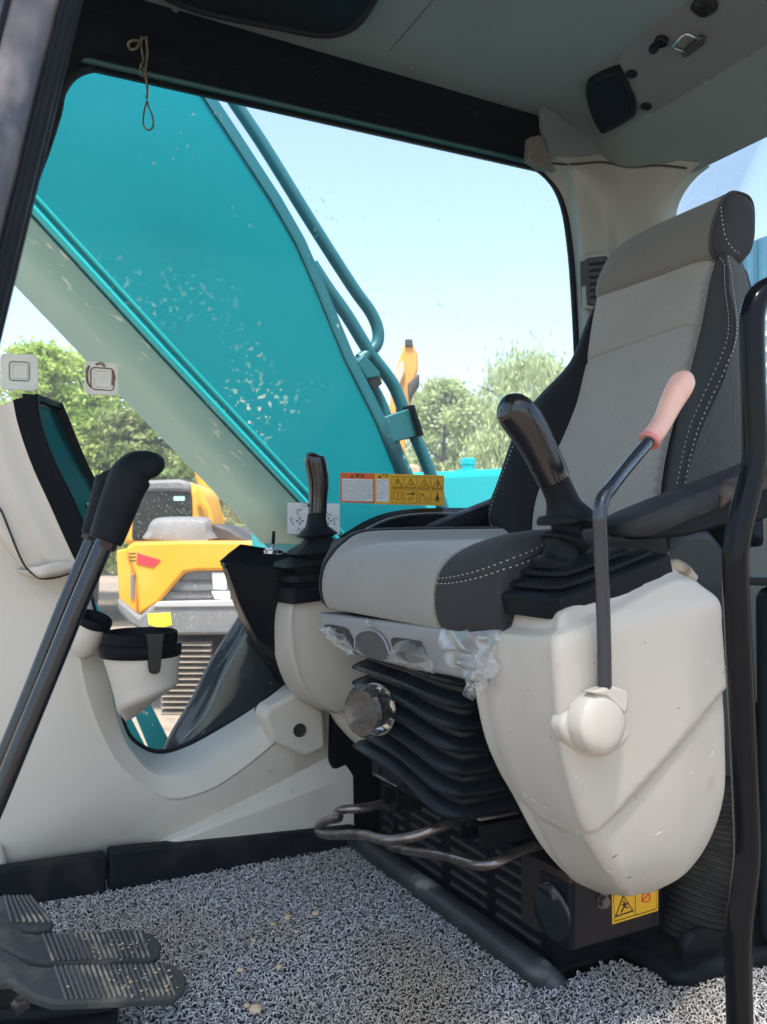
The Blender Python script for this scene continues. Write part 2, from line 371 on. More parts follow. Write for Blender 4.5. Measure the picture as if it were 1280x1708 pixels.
# ============================================================= coil mat
mt = thing('floor_mat', 'grey looped vinyl coil mat covering the cab floor under the pedals', 'floor mat', (.2, 1.0, 0))
mat_poly = [(-.42, .47), (1.25, .47), (1.25, .795), (.865, .795), (.83, .895), (.705, .875), (.69, 1.470), (-.42, 1.470)]
MB().prism([(x, y, .022) for x, y in mat_poly], (0, 0, .009)).build('backing', mat('mat_backing', (.035, .036, .038), .8, col2=(.09, .08, .065), nscale=3), mt)
def inside(x, y):
    c = np.zeros(len(x), bool); P = mat_poly
    for (x1, y1), (x2, y2) in zip(P, P[1:] + P[:1]):
        cond = ((y1 > y) != (y2 > y)); xi = (x2 - x1) * (y - y1) / (y2 - y1 + 1e-12) + x1
        c ^= cond & (x < xi)
    return c
sp = .0056
gx, gy = np.meshgrid(np.arange(-.25, 1.25, sp * .82), np.arange(.60, 1.48, sp * 1.12)); gx = gx.ravel(); gy = gy.ravel()
a0 = rng.uniform(0, 2 * np.pi, len(gx))
gx = gx + rng.normal(0, .0010, len(gx)) + gy * .25 - .25; gy = gy + rng.normal(0, .0006, len(gx))
ok = inside(gx, gy); fx = gx * .465 + gy * .885; sx = (gx * .885 - gy * .465) / np.maximum(fx, .1)
ok &= (np.abs(sx) < .56) & (fx > .85); gx, gy, a0 = gx[ok], gy[ok], a0[ok]; K = len(gx)
SEG = 7; tt = np.linspace(0, 1, SEG); sweep = rng.uniform(2.6, 5.2, K) * rng.choice([-1, 1], K); R_ = rng.uniform(.0022, .0037, K)
tilt = rng.uniform(-.9, .9, K); th0 = a0[:, None] + sweep[:, None] * tt[None]
px_ = R_[:, None] * np.cos(th0) + rng.normal(0, .001, K)[:, None] * tt; py_ = R_[:, None] * np.sin(th0) * np.cos(tilt)[:, None]
pz_ = .0355 + R_[:, None] * np.sin(th0) * np.sin(tilt)[:, None] * 1.2 + .003 * np.sin(tt * 3.14)[None] + rng.normal(0, .0012, K)[:, None]
Pc = np.stack([gx[:, None] + px_, gy[:, None] + py_, np.maximum(pz_, .031)], -1)     # K,SEG,3
T = np.gradient(Pc, axis=1); T /= np.linalg.norm(T, axis=2, keepdims=True) + 1e-9
U = np.cross(T, np.array([.12, .2, 1.])); U /= np.linalg.norm(U, axis=2, keepdims=True) + 1e-9; W_ = np.cross(T, U)
rad = .00086 * rng.uniform(.8, 1.25, K)[:, None, None, None]
an = np.array([0, 2 * np.pi / 3, 4 * np.pi / 3])
V = Pc[:, :, None, :] + rad * (np.cos(an)[None, None, :, None] * U[:, :, None, :] + np.sin(an)[None, None, :, None] * W_[:, :, None, :])
V = V.reshape(-1, 3); base = (np.arange(K) * SEG * 3)[:, None, None]
i_ = np.arange(SEG - 1)[None, :, None] * 3; j_ = np.arange(3)[None, None, :]; j2 = (j_ + 1) % 3
Fq = np.stack(np.broadcast_arrays(base + i_ + j_, base + i_ + j2, base + i_ + 3 + j2, base + i_ + 3 + j_), -1).reshape(-1, 4)
mloop = mat('coil_loops', (.62, .615, .60), .5, col2=(.20, .20, .205), nscale=150, nlo=.42, nhi=.62, col3=(.44, .38, .30), n3=4.2, n3lo=.48, n3hi=.70)
tag(numpy_mesh('coil_loops', V, Fq, mloop, mt), kind='stuff')
def clod(px, py, s, lab):
    p = Z_(px, py, .040); m = MB(); rr = random.Random(int(px))
    rows = []
    for i in range(7):
        a = math.pi * i / 6; rows.append([(p.x + s * math.sin(a) * math.cos(b) * (1 + .35 * rr.uniform(-1, 1)), p.y + s * math.sin(a) * math.sin(b) * (1 + .35 * rr.uniform(-1, 1)), p.z + s * .6 * math.cos(a)) for b in [k * math.pi / 4.5 for k in range(9)]])
    m.grid(rows, 1, 1, True, True)
    tag(m.build('mud_clod', M['clod'], smooth=50), lab, 'mud clod', 'dried mud clods on the coil mat')
for a in [(428, 1683, .0085, 'largest dried mud lump on the mat, at the bottom edge beside the pedals'), (480, 1529, .0065, 'round tan mud crumb on the mat, leftmost of the upper pair'),
          (527, 1523, .006, 'tan mud crumb on the mat nearest the rubber-covered rail'), (424, 1569, .004, 'small mud crumb on the mat level with the upper pedal tip'),
          (401, 1618, .0048, 'mud crumb on the mat just right of the lower pedal tip'), (466, 1613, .005, 'mud crumb in the middle of the mat, right of another beside the pedal tip'),
          (456, 1542, .0045, 'flat mud crumb just left below the round tan crumb'), (495, 1554, .0035, 'tiny mud crumb below the upper pair of crumbs'), (413, 1677, .004, 'little crumb touching the largest mud lump')]: clod(*a)

# ============================================================= right-hand wall panel
YW, YG = 1.50, 1.56
sw = thing('side_panel', 'beige moulded side trim panel curving under the lower window corner', 'trim panel', (.1, 1.5, 0))
r0 = [(128, 880), (138, 940), (150, 1000), (168, 1070), (187, 1140), (201, 1200), (220, 1238), (262, 1259), (310, 1248), (370, 1216), (430, 1178), (482, 1138), (560, 1070), (640, 1000)]
r1 = [(124, 885), (133, 945), (146, 1003), (164, 1075), (182, 1145), (196, 1207), (218, 1254), (262, 1293), (337, 1285), (398, 1256), (445, 1221), (499, 1165), (575, 1095), (660, 1030)]
r2 = [(108, 895), (112, 950), (122, 1010), (132, 1085), (147, 1160), (176, 1236), (212, 1288), (281, 1329), (345, 1317), (400, 1284), (460, 1235), (520, 1175), (590, 1110), (680, 1050)]
r3 = [(-150, 900), (-150, 960), (-150, 1020), (-150, 1090), (-150, 1180), (-140, 1300), (-60, 1490), (90, 1480), (200, 1462), (300, 1450), (400, 1435), (520, 1420), (640, 1405), (760, 1390)]
def row(r, Y): return [Y_(*p, Y) for p in r]
m = MB(); R1 = row(r1, 1.49)
def lerp(a, b, f): return [Vector(p).lerp(Vector(q), f) for p, q in zip(a, b)]
R0, R2, R3 = row(r0, YG - .004), row(r2, 1.478), row(r3, YW)
R2b = [Vector(p) for p in row([(a[0] * .97 + b[0] * .03, a[1] * .97 + b[1] * .03) for a, b in zip(r2, r3)], 1.482)]
m.grid([cr(R0, 6), cr(R1, 6), cr(R2, 6), cr(R2b, 6), cr(R3, 6)])
m.build('panel', M['beige'], sw, smooth=25, solid=.004, soff=0)
# sloping ledge at the foot
lb = [Y_(228, 1418, YW - .001), Y_(330, 1365, YW - .001), Y_(440, 1305, YW - .001), Y_(545, 1243, YW - .001)]
lf = [Y_(262, 1417, 1.458), Y_(360, 1378, 1.458), Y_(470, 1338, 1.458), Y_(589, 1294, 1.458)]
lm = [a.lerp(b, .8) + Vector((0, 0, .004)) for a, b in zip(lb, lf)]
ft = [Y_(262, 1419, 1.458), Y_(360, 1440, 1.458), Y_(470, 1450, 1.458), Y_(592, 1440, 1.458)]
m = MB(); m.grid([lb, lm, lf, ft], 4, 1)
e = [lb[-1], lm[-1], lf[-1], ft[-1], Vector((ft[-1].x, YW, ft[-1].z))]; m.face(e)
m.build('foot_ledge', M['beige'], sw, smooth=30, bevel=.004, bseg=3)
b = slab('fixing_boss', [(441, 1198), (447, 1182), (497, 1154), (541, 1187), (545, 1249), (512, 1263), (456, 1237)], 1.455, .06, M['beige'], sw, bevel=.008, bseg=4)
p = Y_(500, 1218, 1.4535)
MB().lathe(p, (0, 1, 0), [(.0125, 0), (.0125, -.0015), (.009, -.001), (.0085, .004)], 24).build('screw_recess', M['ink'], b)
p = Y_(436, 1183, 1.53); MB().lathe(p, (.0, .35, -1), [(.0, -.004), (.008, -.0035), (.008, .002), (0, .002)], 18, ex=1.6).build('plug', M['ink'], sw)
# round access cap low on the left
m = MB(); p = Y_(28, 1185, YW - .003)
m.lathe(p, (0, -1, 0), [(.052, 0), (.052, .004), (.046, .006), (.044, .003), (0, .003)], 40)
k = m.build('access_cap', M['beige'], sw, bevel=.001)
slab('cap_grip', [(2, 1178), (30, 1172), (52, 1180), (50, 1205), (4, 1208)], YW - .0105, .005, M['beige'], k, bevel=.002)
slab('corner_cover', [(-30, 1400), (5, 1412), (12, 1440), (6, 1462), (-30, 1470)], YW - .02, .025, M['beige'], sw, bevel=.008)
for q in [onsurf(sw.children[0] and MB().grid([[Y_(-100, 900, YW - .002), Y_(700, 900, YW - .002)], [Y_(-100, 1500, YW - .002), Y_(700, 1500, YW - .002)]]).bvh(), [(-10, 1355), (10, 1405), (22, 1452)], 4, 0)]:
    MB().tube(q, .0012, 6, 1).build('panel_seam', M['seam'], sw)
# kick strips
for pts, l in (([(-60, 1462), (0, 1452), (178, 1426), (178, 1492), (0, 1514), (-60, 1520)], 'short black rubber kick strip at the front end of the beige side panel'),
               ([(183, 1420), (400, 1399), (592, 1378), (600, 1384), (600, 1436), (400, 1464), (183, 1492)], 'long black rubber kick strip below the beige ledge, behind the coil mat')):
    tag(slab('kick_strip', pts, 1.443, .03, M['dusty'], bevel=.005, bseg=3), l, 'kick strip', 'black kick strips along the floor edge')

# ============================================================= side window
win = thing('side_window', 'large clear side window of the cab with flecks of dirt on the glass', 'window', (.7, YG, .6))
wo = [(95, 190), (103, 152), (125, 122), (160, 110), (205, 110), (300, 128), (380, 147), (490, 170), (600, 197), (700, 218), (790, 240), (850, 256), (895, 276), (925, 303), (943, 342), (953, 400), (960, 480), (966, 600), (968, 720), (968, 850), (968, 1000),
      (800, 1010), (640, 1000), (560, 1070), (482, 1138), (430, 1178), (370, 1216), (310, 1248), (262, 1259), (220, 1238), (201, 1200), (187, 1140), (168, 1070), (150, 1000), (138, 940), (128, 880), (100, 800), (0, 760), (-120, 760), (-120, 600), (-60, 480), (0, 400), (60, 290)]
wp = [Y_(*p, YG) for p in wo]
MB().face([p + Vector((0, .004, 0)) for p in wp]).build('glass', M['glass'], win, smooth=0)
MB().tube([p + Vector((0, .006, 0)) for p in wp], .0085, 8, 3, closed=True).build('rubber_seal', M['rubber'], win)

# outer cab side (hides the gap round the window)
def ringpanel(name, inner, outer, mt_, parent):
    m = MB(); m.grid([inner, outer]); return m.build(name, mt_, parent, smooth=25)

# roof side rail: dark extruded header with grooves
hd = thing('roof_side_rail', 'dark grooved window header rail along the roof edge', 'header rail', (.4, 1.5, 1.5))
prof = [(1.575, 1.462), (1.56, 1.458), (1.552, 1.47), (1.54, 1.474), (1.528, 1.468), (1.512, 1.476), (1.508, 1.492), (1.497, 1.497), (1.495, 1.512), (1.486, 1.514), (1.484, 1.530), (1.473, 1.534), (1.471, 1.552), (1.462, 1.556), (1.458, 1.578), (1.450, 1.60), (1.575, 1.62)]
prof = [(1.56 - (1.56 - y) * .36 if y < 1.56 else y, z) for y, z in prof]
def hz(x): return .006 * x - .004 + max(0, (.14 - x)) ** 2 * -.25
xs = [-.6, -.35, -.15, 0, .1, .2, .35, .55, .75, .95, 1.1, 1.22, 1.32]
m = MB(); m.grid([[(x, y, z + .020 * min(1, max(0, x / 1.2)) * (1.60 - z) / .14 + hz(x)) for y, z in prof] for x in xs], 1, 3, True, True)
m.build('rail', M['header'], hd, smooth=25)
MB().tube([Vector((x, 1.549, 1.468 + .020 * min(1, max(0, x / 1.2)) + hz(x))) for x in xs], .0055, 8, 3).build('edge_trim', mat('edge_teal', (.005, .06, .065), .5), hd)
for px, py in ((262, 82), (532, 124), (792, 190)):
    p = Y_(px, py, 1.530); MB().lathe(p, (0, -1, -.2), [(.006, 0), (.006, .004), (.003, .006), (0, .006)], 10).build('bolt', M['dark_metal'], hd)
# front curve of the dark header: fills the corner by the front pillar
cin = [(60, 300), (72, 240), (90, 190), (102, 152), (125, 120), (160, 106), (205, 106), (300, 122)]
cou = [(20, 200), (30, 150), (60, 100), (80, 70), (110, 40), (160, 30), (205, 50), (300, 80)]
m = MB(); m.grid([row(cin, YG + .005), row([(a[0] * .8 + b[0] * .2, a[1] * .8 + b[1] * .2) for a, b in zip(cin, cou)], YG - .02), row([(a[0] * .55 + b[0] * .45, a[1] * .55 + b[1] * .45) for a, b in zip(cin, cou)], YG - .025), row(cou, YG - .05)], 4)
m.build('corner_cover', M['header'], hd, smooth=30)

# ============================================================= roof liner
ZC = 1.59
rl = thing('roof_liner', 'dark grey fabric headliner of the cab roof', 'headliner', (.5, 1.0, ZC))
xz = [(-.55, ZC - .03), (-.3, ZC), (1.19, ZC), (1.225, ZC - .004), (1.26, ZC - .02), (1.335, 1.545), (1.352, 1.530), (1.362, 1.512), (1.40, 1.478), (1.445, 1.437), (1.46, 1.425)]
m = MB(); m.grid([[(x, y, z) for x, z in xz] for y in (.40, .8, 1.2, 1.55)])
m.build('headliner', M['liner'], rl, smooth=50)
side = [Y_(905, 213, 1.487), Y_(918, 262, 1.487), Y_(960, 262, 1.487), Y_(1000, 256, 1.487), Vector((1.46, 1.487, 1.42)), Vector((1.46, 1.487, 1.66)), Vector((Y_(900, 196, 1.487).x, 1.487, 1.66))]
MB().prism(side, (0, .01, 0)).build('side_fill', M['liner'], rl)
for px, py in ((292, 18), (434, 48), (524, 66), (687, 113), (829, 163)):
    p = Z_(px, py, ZC - .0005); MB().lathe(p, (0, 0, -1), [(.0075, 0), (.0075, .002), (.004, .0045), (0, .005)], 16).build('rivet', M['liner_plate'], rl)
hp = [(250, -40), (330, 6), (470, 36), (520, 46), (558, 47), (590, 34), (612, 10), (640, -40), (660, -90), (300, -120)]
P = [Z_(*q, ZC) for q in hp]
hatch = MB().prism([Vector(q) for q in cr([p - Vector((0, 0, .012)) for p in P], 5, True)], (0, 0, .011)).build('roof_hatch_frame', M['black'], rl, bevel=.004)
MB().tube([p - Vector((0, 0, .013)) for p in P], .006, 8, 4, closed=True).build('hatch_seal', M['rubber'], hatch)
m = MB(); m.tube([Z_(740, -20, ZC), Z_(650, 85, ZC)], .0009, 5, 1); m.build('liner_seam', M['seam'], rl)
# plate on the sloping rear part
SP0, SPn = (1.26, 1, ZC - .02), Vector((-.035, 0, -.075)).normalized()
sp_n = (-(ZC - .02 - 1.545), 0, -(1.335 - 1.26)); sp_n = Vector(sp_n).normalized()
plate = plslab('roof_rear_plate', [(1031, 101), (1046, 72), (1100, 30), (1200, -40), (1330, -60), (1330, 50), (1280, 77), (1095, 190), (1078, 190), (1068, 180)], SP0, sp_n, .006, M['liner_plate'], None, bevel=.0015, off=.006)
tag(plate, 'grey pressed plate screwed to the rear of the roof, carrying hook and knob', 'roof plate')
for px, py in ((1054, 123), (1078, 177)):
    p = PL(px, py, SP0, sp_n, .006); MB().lathe(p, sp_n, [(.012, 0), (.012, .002), (.010, .003), (.008, .001), (.004, .001), (.003, .003), (0, .003)], 20).build('screw', M['dark_metal'], plate)
hook = thing('coat_hook', 'pale bent wire coat hook on a black base under the roof plate', 'coat hook', tuple(PL(1150, 76, SP0, sp_n, .006)))
plslab('base', [(1136, 90), (1168, 60), (1177, 66), (1174, 76), (1148, 95), (1139, 97)], SP0, sp_n, .006, M['ink'], hook, bevel=.0015, off=.013)
q = lambda x, y, o: PL(x, y, SP0, sp_n, o)
MB().tube([q(1170, 65, .012), q(1166, 64, .022), q(1156, 60, .034), q(1142, 58, .038), q(1126, 72, .038), q(1124, 78, .034), q(1138, 84, .022), q(1144, 88, .012)], .003, 10, 5).build('wire', M['steel'], hook)
kn = thing('lighter_plug', 'small black socket with stub knob beside the coat hook', 'socket', tuple(q(1100, 68, .006)))
MB().lathe(q(1104, 67, .006), sp_n, [(.0135, 0), (.0135, .006), (.010, .009), (.008, .003), (0, .003)], 24).build('collar', M['black_gloss'], kn)
MB().lathe(q(1100, 70, .006), sp_n + Vector((-.5, 0, 0)), [(.007, 0), (.007, .016), (.0095, .018), (.0095, .026), (.007, .030), (0, .031)], 20).build('knob', M['black'], kn)
vent = MB().lathe(q(1176, 8, .006), sp_n, [(.021, 0), (.021, .006), (.016, .010), (.012, .007), (0, .007)], 28, sq=1).build('round_lamp', M['black_gloss'])
tag(vent, 'dark round lamp at the top edge beside the coat hook', 'lamp')
spk = thing('loudspeaker', 'black square loudspeaker with rounded corners in the roof corner', 'loudspeaker', tuple(q(1017, 172, 0)))
so_ = [(976, 150), (990, 134), (1022, 121), (1036, 124), (1050, 150), (1059, 188), (1052, 200), (1010, 223), (1000, 220), (985, 192)]
plslab('housing', so_, SP0, sp_n, .022, M['dark_metal'], spk, bevel=.004, off=.016, sm=3)
ins = [(1017 + (x - 1017) * .82, 172 + (y - 172) * .82) for x, y in so_]
m_gr = mat('speaker_cloth', (.004, .008, .016), .9, spec=.03)
plslab('grille', ins, SP0, sp_n, .003, m_gr, spk, bevel=.001, off=.0185, sm=3)
for px, py in ((1028, 130), (1052, 190), (1008, 216)):
    MB().lathe(q(px, py, .016), sp_n, [(.0045, 0), (.0045, .002), (0, .002)], 12).build('screw', M['dark_metal'], spk)
# roof shell over the liner, body of the cab outside
ro = MB().box((.45, .925, 1.675), (2.06, 1.41, .09)).build('cab_roof', M['roof_out'], bevel=.03, bseg=4)
tag(ro, 'pale outer roof shell above the headliner', 'cab roof')

# ============================================================= rear corner pillar and rear wall
pil = thing('corner_pillar', 'pale grey rear corner pillar between side and rear windows', 'pillar', (1.35, 1.45, 0))
ys = [262, 285, 315, 350, 400, 470, 560, 700, 850, 1000, 1250]
c0 = [(888, 262), (905, 284), (932, 315), (946, 350), (955, 400), (962, 470), (966, 560), (970, 700), (970, 850), (970, 1000), (970, 1250)]
c1 = [(893, 250), (925, 272), (947, 305), (957, 345), (964, 400), (970, 470), (973, 560), (977, 700), (977, 850), (977, 1000), (977, 1250)]
c1b = [(905, 236), (938, 262), (958, 300), (966, 345), (974, 400), (980, 470), (983, 560), (987, 700), (987, 850), (987, 1000), (987, 1250)]
c2 = [(922, 262), (960, 280), (985, 310), (1003, 350), (1012, 400), (1015, 470), (1017, 560), (1020, 700), (1020, 850), (1020, 1000), (1020, 1250)]
c3 = [(1000, 254), (1015, 285), (1025, 318), (1030, 355), (1031, 400), (1032, 470), (1034, 560), (1036, 700), (1036, 850), (1036, 1000), (1036, 1250)]
c4 = [(1060, 262), (1052, 290), (1050, 320), (1051, 355), (1052, 400), (1052, 470), (1054, 560), (1056, 700), (1056, 850), (1056, 1000), (1056, 1250)]
c5 = [(1158, 270), (1138, 286), (1117, 312), (1103, 345), (1098, 400), (1096, 470), (1096, 560), (1096, 700), (1096, 850), (1096, 1000), (1096, 1250)]
cols = [[Y_(*p, YG - .003) for p in c0], [Y_(*p, YG - .03) for p in c1], [Y_(*p, YW) for p in c1b], [Y_(*p, YW - .015) for p in c2], [PL(*p, (1.375, 1.47, 0), (1, 1, 0)) for p in c3],
        [X_(*p, 1.405) for p in c4], [X_(*p, 1.44) for p in c5]]
cols.append([p + Vector((.05, .0, 0)) for p in cols[-1]])
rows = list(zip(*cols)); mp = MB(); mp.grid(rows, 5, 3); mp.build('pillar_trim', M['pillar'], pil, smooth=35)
top = mp.v[:0]
MB().tube(onsurf(mp.bvh(), [(920, 272), (960, 274), (1005, 271), (1050, 278), (1098, 276), (1146, 280)], 10, .001), .0028, 6, 1).build('trim_gap', M['seam'], pil)
slab('trim_tab', [(884, 228), (902, 224), (910, 236), (918, 264), (930, 285), (905, 280), (882, 266)], 1.478, .02, M['pillar_shaded'], pil, bevel=.004)
sb = [(981, 430), (1012, 426), (1016, 430), (1018, 505), (1012, 510), (984, 508)]
v = slab('switch_box', sb, 1.462, .03, M['ink'], pil, bevel=.003)
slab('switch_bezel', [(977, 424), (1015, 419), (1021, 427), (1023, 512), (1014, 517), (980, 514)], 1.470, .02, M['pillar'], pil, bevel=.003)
for i in range(6): slab('vane', [(986, 438 + i * 11), (1010, 435 + i * 11), (1010, 440 + i * 11), (986, 443 + i * 11)], 1.459, .004, M['dark_metal'], v, bevel=.0005)

XR = 1.45
rw = thing('rear_wall', 'beige rear cab wall below the rear window', 'cab wall', (XR, .9, 0))
MB().prism([(XR, .42, -.05), (XR, 1.52, -.05), (XR, 1.52, .70), (XR, .42, .70)], (.03, 0, 0)).build('panel', M['beige'], rw, bevel=.008)
MB().tube([(XR - .005, .42, .70), (XR - .005, 1.5, .70)], .012, 10, 1).build('ledge', M['beige'], rw)
for y0 in (.60, 1.0): MB().box((XR - .004, y0, .25), (.012, .3, .08)).build('louvre_panel', M['black'], rw, bevel=.004)
rwin = thing('rear_window', 'rear window of the cab seen beside the headrest', 'window', (XR + .02, .9, 1))
MB().face([(XR + .02, .42, .71), (XR + .02, 1.50, .71), (XR + .02, 1.50, 1.45), (XR + .02, .42, 1.45)]).build('glass', M['glass_rear'], rwin, smooth=0)
MB().tube([(XR + .015, .46, .72), (XR + .015, 1.42, .72)], .008, 8, 1).build('rubber_seal', M['rubber'], rwin)

# ============================================================= near front pillar (scuffed) 
fp = thing('front_pillar', 'scuffed dark front pillar with grey rub marks at left edge', 'pillar', (.0, .6, 1))
def pedge(px, py): return Y_(px, py, .60)
A = [(-60, -30), (18, -30), (28, -30), (95, -30), (124, -30), (141, -30)]
Bt = [(-250, 620), (-145, 620), (-135, 620), (-62, 620), (-34, 620), (-16, 620)]
dy = [.035, .0, -.006, -.008, .004, .03]
m = MB(); m.grid([[pedge(*p) + Vector((0, d, 0)) for p, d in zip(A, dy)] + [pedge(A[-1][0], A[-1][1]) + Vector((0, .06, 0)), pedge(A[0][0], A[0][1]) + Vector((0, .06, 0))],
                  [pedge(*p) + Vector((0, d, 0)) for p, d in zip(Bt, dy)] + [pedge(*Bt[-1]) + Vector((0, .06, 0)), pedge(*Bt[0]) + Vector((0, .06, 0))]], 1, 1, True, True)
m.build('pillar_section', M['scuffed'], fp, bevel=.004, bseg=3, smooth=30)
for o_, r_ in ((116, .0032), (128, .004), (137, .0035)):
    MB().tube([pedge(o_, -30) - Vector((0, .002 if o_ < 130 else -.012, 0)), pedge(o_ - 157, 620) - Vector((0, .002 if o_ < 130 else -.012, 0))], r_, 8, 1).build('weather_strip', M['rubber'], fp)
MB().tube([pedge(24, -30) - Vector((0, .002, 0)), pedge(-139, 620) - Vector((0, .002, 0))], .003, 8, 1).build('weather_strip', M['rubber'], fp)

# string hanging from the header
st = thing('hanging_cord', 'frayed knotted cord loop hanging from the header rail', 'cord', tuple(Y_(240, 80, 1.50)))
yy = 1.500
cm = mat('cord_fibre', (.075, .065, .05), .9, col2=(.2, .17, .13), nscale=90)
f = lambda pts: [Y_(x, y, yy + .004 * math.sin(i * 2.1)) for i, (x, y) in enumerate(pts)]
MB().tube(f([(244, 62), (246, 90), (243, 120), (246, 145), (245, 165)]), .0022, 7, 5).build('strand', cm, st)
MB().tube(f([(245, 168), (241, 185), (239, 203), (243, 214), (250, 217), (256, 209), (254, 192), (248, 178), (246, 168)]), .0016, 7, 5).build('loop', cm, st)
MB().tube(f([(236, 60), (236, 80), (239, 100), (234, 112), (236, 128)]), .0015, 6, 5).build('strand', cm, st)
MB().tube(f([(240, 95), (237, 110), (242, 118), (240, 130)]), .0013, 6, 5).build('strand', cm, st)
MB().tube(f([(246, 62), (236, 66), (228, 80), (218, 82), (214, 74), (220, 68), (232, 68)]), .0022, 7, 5).build('knot', cm, st)
# ============================================================= boom of the own machine
YB, YB2 = 2.02, 2.60
bm = thing('boom', 'huge teal excavator boom rising beyond the side window', 'boom', (.9, 2.3, .3))
bo = [(-330, -60), (45, 345), (270, 590), (500, 835), (560, 905), (640, 1010), (800, 1010), (740, 900), (680, 790), (640, 690), (590, 590), (545, 480), (510, 400), (470, 330), (400, 222), (335, 124), (230, -40), (100, -330)]
BP = [Y_(*p, YB) for p in bo]
MB().prism(BP, (0, YB2 - YB, 0)).build('side_plate', M['teal'], bm, smooth=20, bevel=.006)
lo = [Y_(*p, YB) for p in [(-330, -60), (45, 345), (270, 590), (500, 835), (560, 905)]]
nrm = Vector((-.6, 0, -.8)) * .004
mb = MB(); mb.grid([[p + Vector((0, .012, 0)) + nrm for p in lo], [p + Vector((0, YB2 - YB - .012, 0)) + nrm for p in lo]]); mb.build('underside_plate', M['boom_under'], bm, solid=.003)
mb = MB(); mb.tube([p + Vector((.004, -.003, .006)) for p in lo], .009, 8, 1); mb.tube([p + Vector((.02, -.003, .024)) for p in lo], .005, 8, 1)
mb.build('weld_lip', M['teal_plain'], bm)
up = [Y_(*p, YB) for p in [(680, 790), (640, 690), (590, 590), (545, 480), (510, 400), (470, 330), (400, 222), (335, 124), (230, -40)]]
mb = MB(); mb.grid([[p + Vector((-.004, -.006, 0)) for p in up], [p + Vector((-.03, -.006, -.012)) for p in up], [p + Vector((-.032, .002, -.012)) for p in up]]); mb.build('edge_plate', M['teal_dark'], bm, solid=.004)
YP = 2.22
def pp(pts, Y=YP): return [Y_(*p, Y) for p in pts]
mb = MB(); mb.tube(pp([(330, 60), (372, 140), (440, 243), (520, 372), (588, 478), (618, 520), (630, 548), (630, 570), (620, 585), (600, 600)]), .0185, 14, 5); mb.build('hydraulic_pipe', M['teal_dark'], bm)
mb = MB(); mb.tube(pp([(520, 440), (546, 480), (580, 528), (618, 590), (655, 640), (676, 690), (700, 745), (720, 795), (750, 880)]), .0195, 14, 5); mb.build('hydraulic_pipe', M['teal_dark'], bm)
mb = MB(); mb.tube(pp([(600, 620), (622, 645), (640, 680), (655, 730), (682, 795), (720, 890)], 2.2), .016, 14, 5); mb.build('hydraulic_pipe', M['teal_dark'], bm)
slab('pipe_clamp', [(636, 697), (690, 679), (706, 724), (652, 740)], 2.17, .07, M['teal_dark'], bm, bevel=.004)
slab('pipe_clamp', [(686, 675), (692, 675), (708, 726), (702, 728)], 2.15, .1, M['dark_metal'], bm, bevel=.002)
slab('pipe_bracket', [(596, 603), (608, 590), (634, 620), (636, 628), (612, 632)], 2.15, .12, M['teal_dark'], bm, bevel=.004)
slab('pipe_bracket', [(612, 630), (634, 622), (640, 640), (622, 650)], 2.16, .1, M['dark_far'], bm, bevel=.006)

ch_ = MB().box((.5, 1.0, -.55), (2.0, 1.18, 1.0)).build('chassis', M['teal_dark'], bevel=.03); tag(ch_, 'dark teal machine frame carrying the cab floor', 'machine frame')
MB().box((2.6, 1.0, -.30), (1.9, 1.2, 1.2)).build('engine_house', M['teal_dark'], ch_, bevel=.04)
# teal tank deck of the own machine
tk = thing('tank_cover', 'teal engine deck with round filler cap behind the warning sticker', 'engine deck', tuple(Y_(900, 1000, 3.0)))
slab('deck', [(560, 800), (600, 790), (735, 786), (860, 780), (1400, 772), (1400, 1090), (560, 1090)], 2.9, 1.0, M['teal_plain'], tk, bevel=.03, bseg=4)
MB().box((2.3, 2.45, -.35), (2.4, 1.5, .62)).build('lower_body', M['teal_dark'], tk, bevel=.03)
p = Y_(781, 784, 3.0); MB().lathe(p, (0, 0, 1), [(.055, -.02), (.055, .0), (.03, .0), (.03, .02), (.034, .024), (.034, .045), (.028, .05), (0, .05)], 24).build('filler_cap', M['teal_plain'], tk)
gr = thing('guard_rail', 'slim teal guard bars outside the lower window corner', 'guard rail', tuple(Y_(230, 1250, 1.8)))
MB().prism([Y_(*p, 1.78) for p in [(130, 920), (150, 985), (192, 1065), (240, 1150), (296, 1262), (262, 1280), (215, 1165), (170, 1085), (125, 1000)]], (0, .012, 0)).build('bar', M['teal_plain'], gr, bevel=.002)
MB().prism([Y_(*p, 1.84) for p in [(150, 1060), (190, 1140), (252, 1262), (225, 1275), (160, 1150)]], (0, .012, 0)).build('bar', M['teal_plain'], gr, bevel=.002)
# dark curved panel outside the lower rear of the window
cp = MB()
cp.grid([[Y_(*p, Y) for p, Y in zip(r, (1.66, 1.64, 1.63, 1.64, 1.68))] for r in
         [[(425, 985), (440, 985), (470, 990), (510, 1000), (560, 1000)], [(400, 1030), (415, 1035), (450, 1050), (500, 1060), (560, 1060)], [(355, 1100), (380, 1110), (430, 1120), (480, 1130), (540, 1130)],
          [(322, 1165), (350, 1175), (390, 1185), (440, 1190), (500, 1190)], [(288, 1222), (320, 1240), (360, 1240), (410, 1230), (480, 1230)], [(270, 1262), (300, 1290), (350, 1290), (400, 1280), (470, 1280)]]], 5, 5)
cpo = cp.build('curved_guard', M['darkglass'], solid=.006); tag(cpo, 'dark glossy curved guard with pale edge outside the lower glass', 'guard')
ed = [Y_(*p, 1.655) for p in [(425, 985), (400, 1030), (355, 1100), (322, 1165), (288, 1222), (270, 1262)]]
MB().tube(ed, .004, 8, 5).build('pale_edge', M['grey_steel'], cpo)
MB().tube([Y_(*p, 1.632) for p in [(455, 1000), (425, 1060), (400, 1120), (372, 1180), (330, 1235)]], .003, 6, 5).build('rib', M['grey_plastic'], cpo)
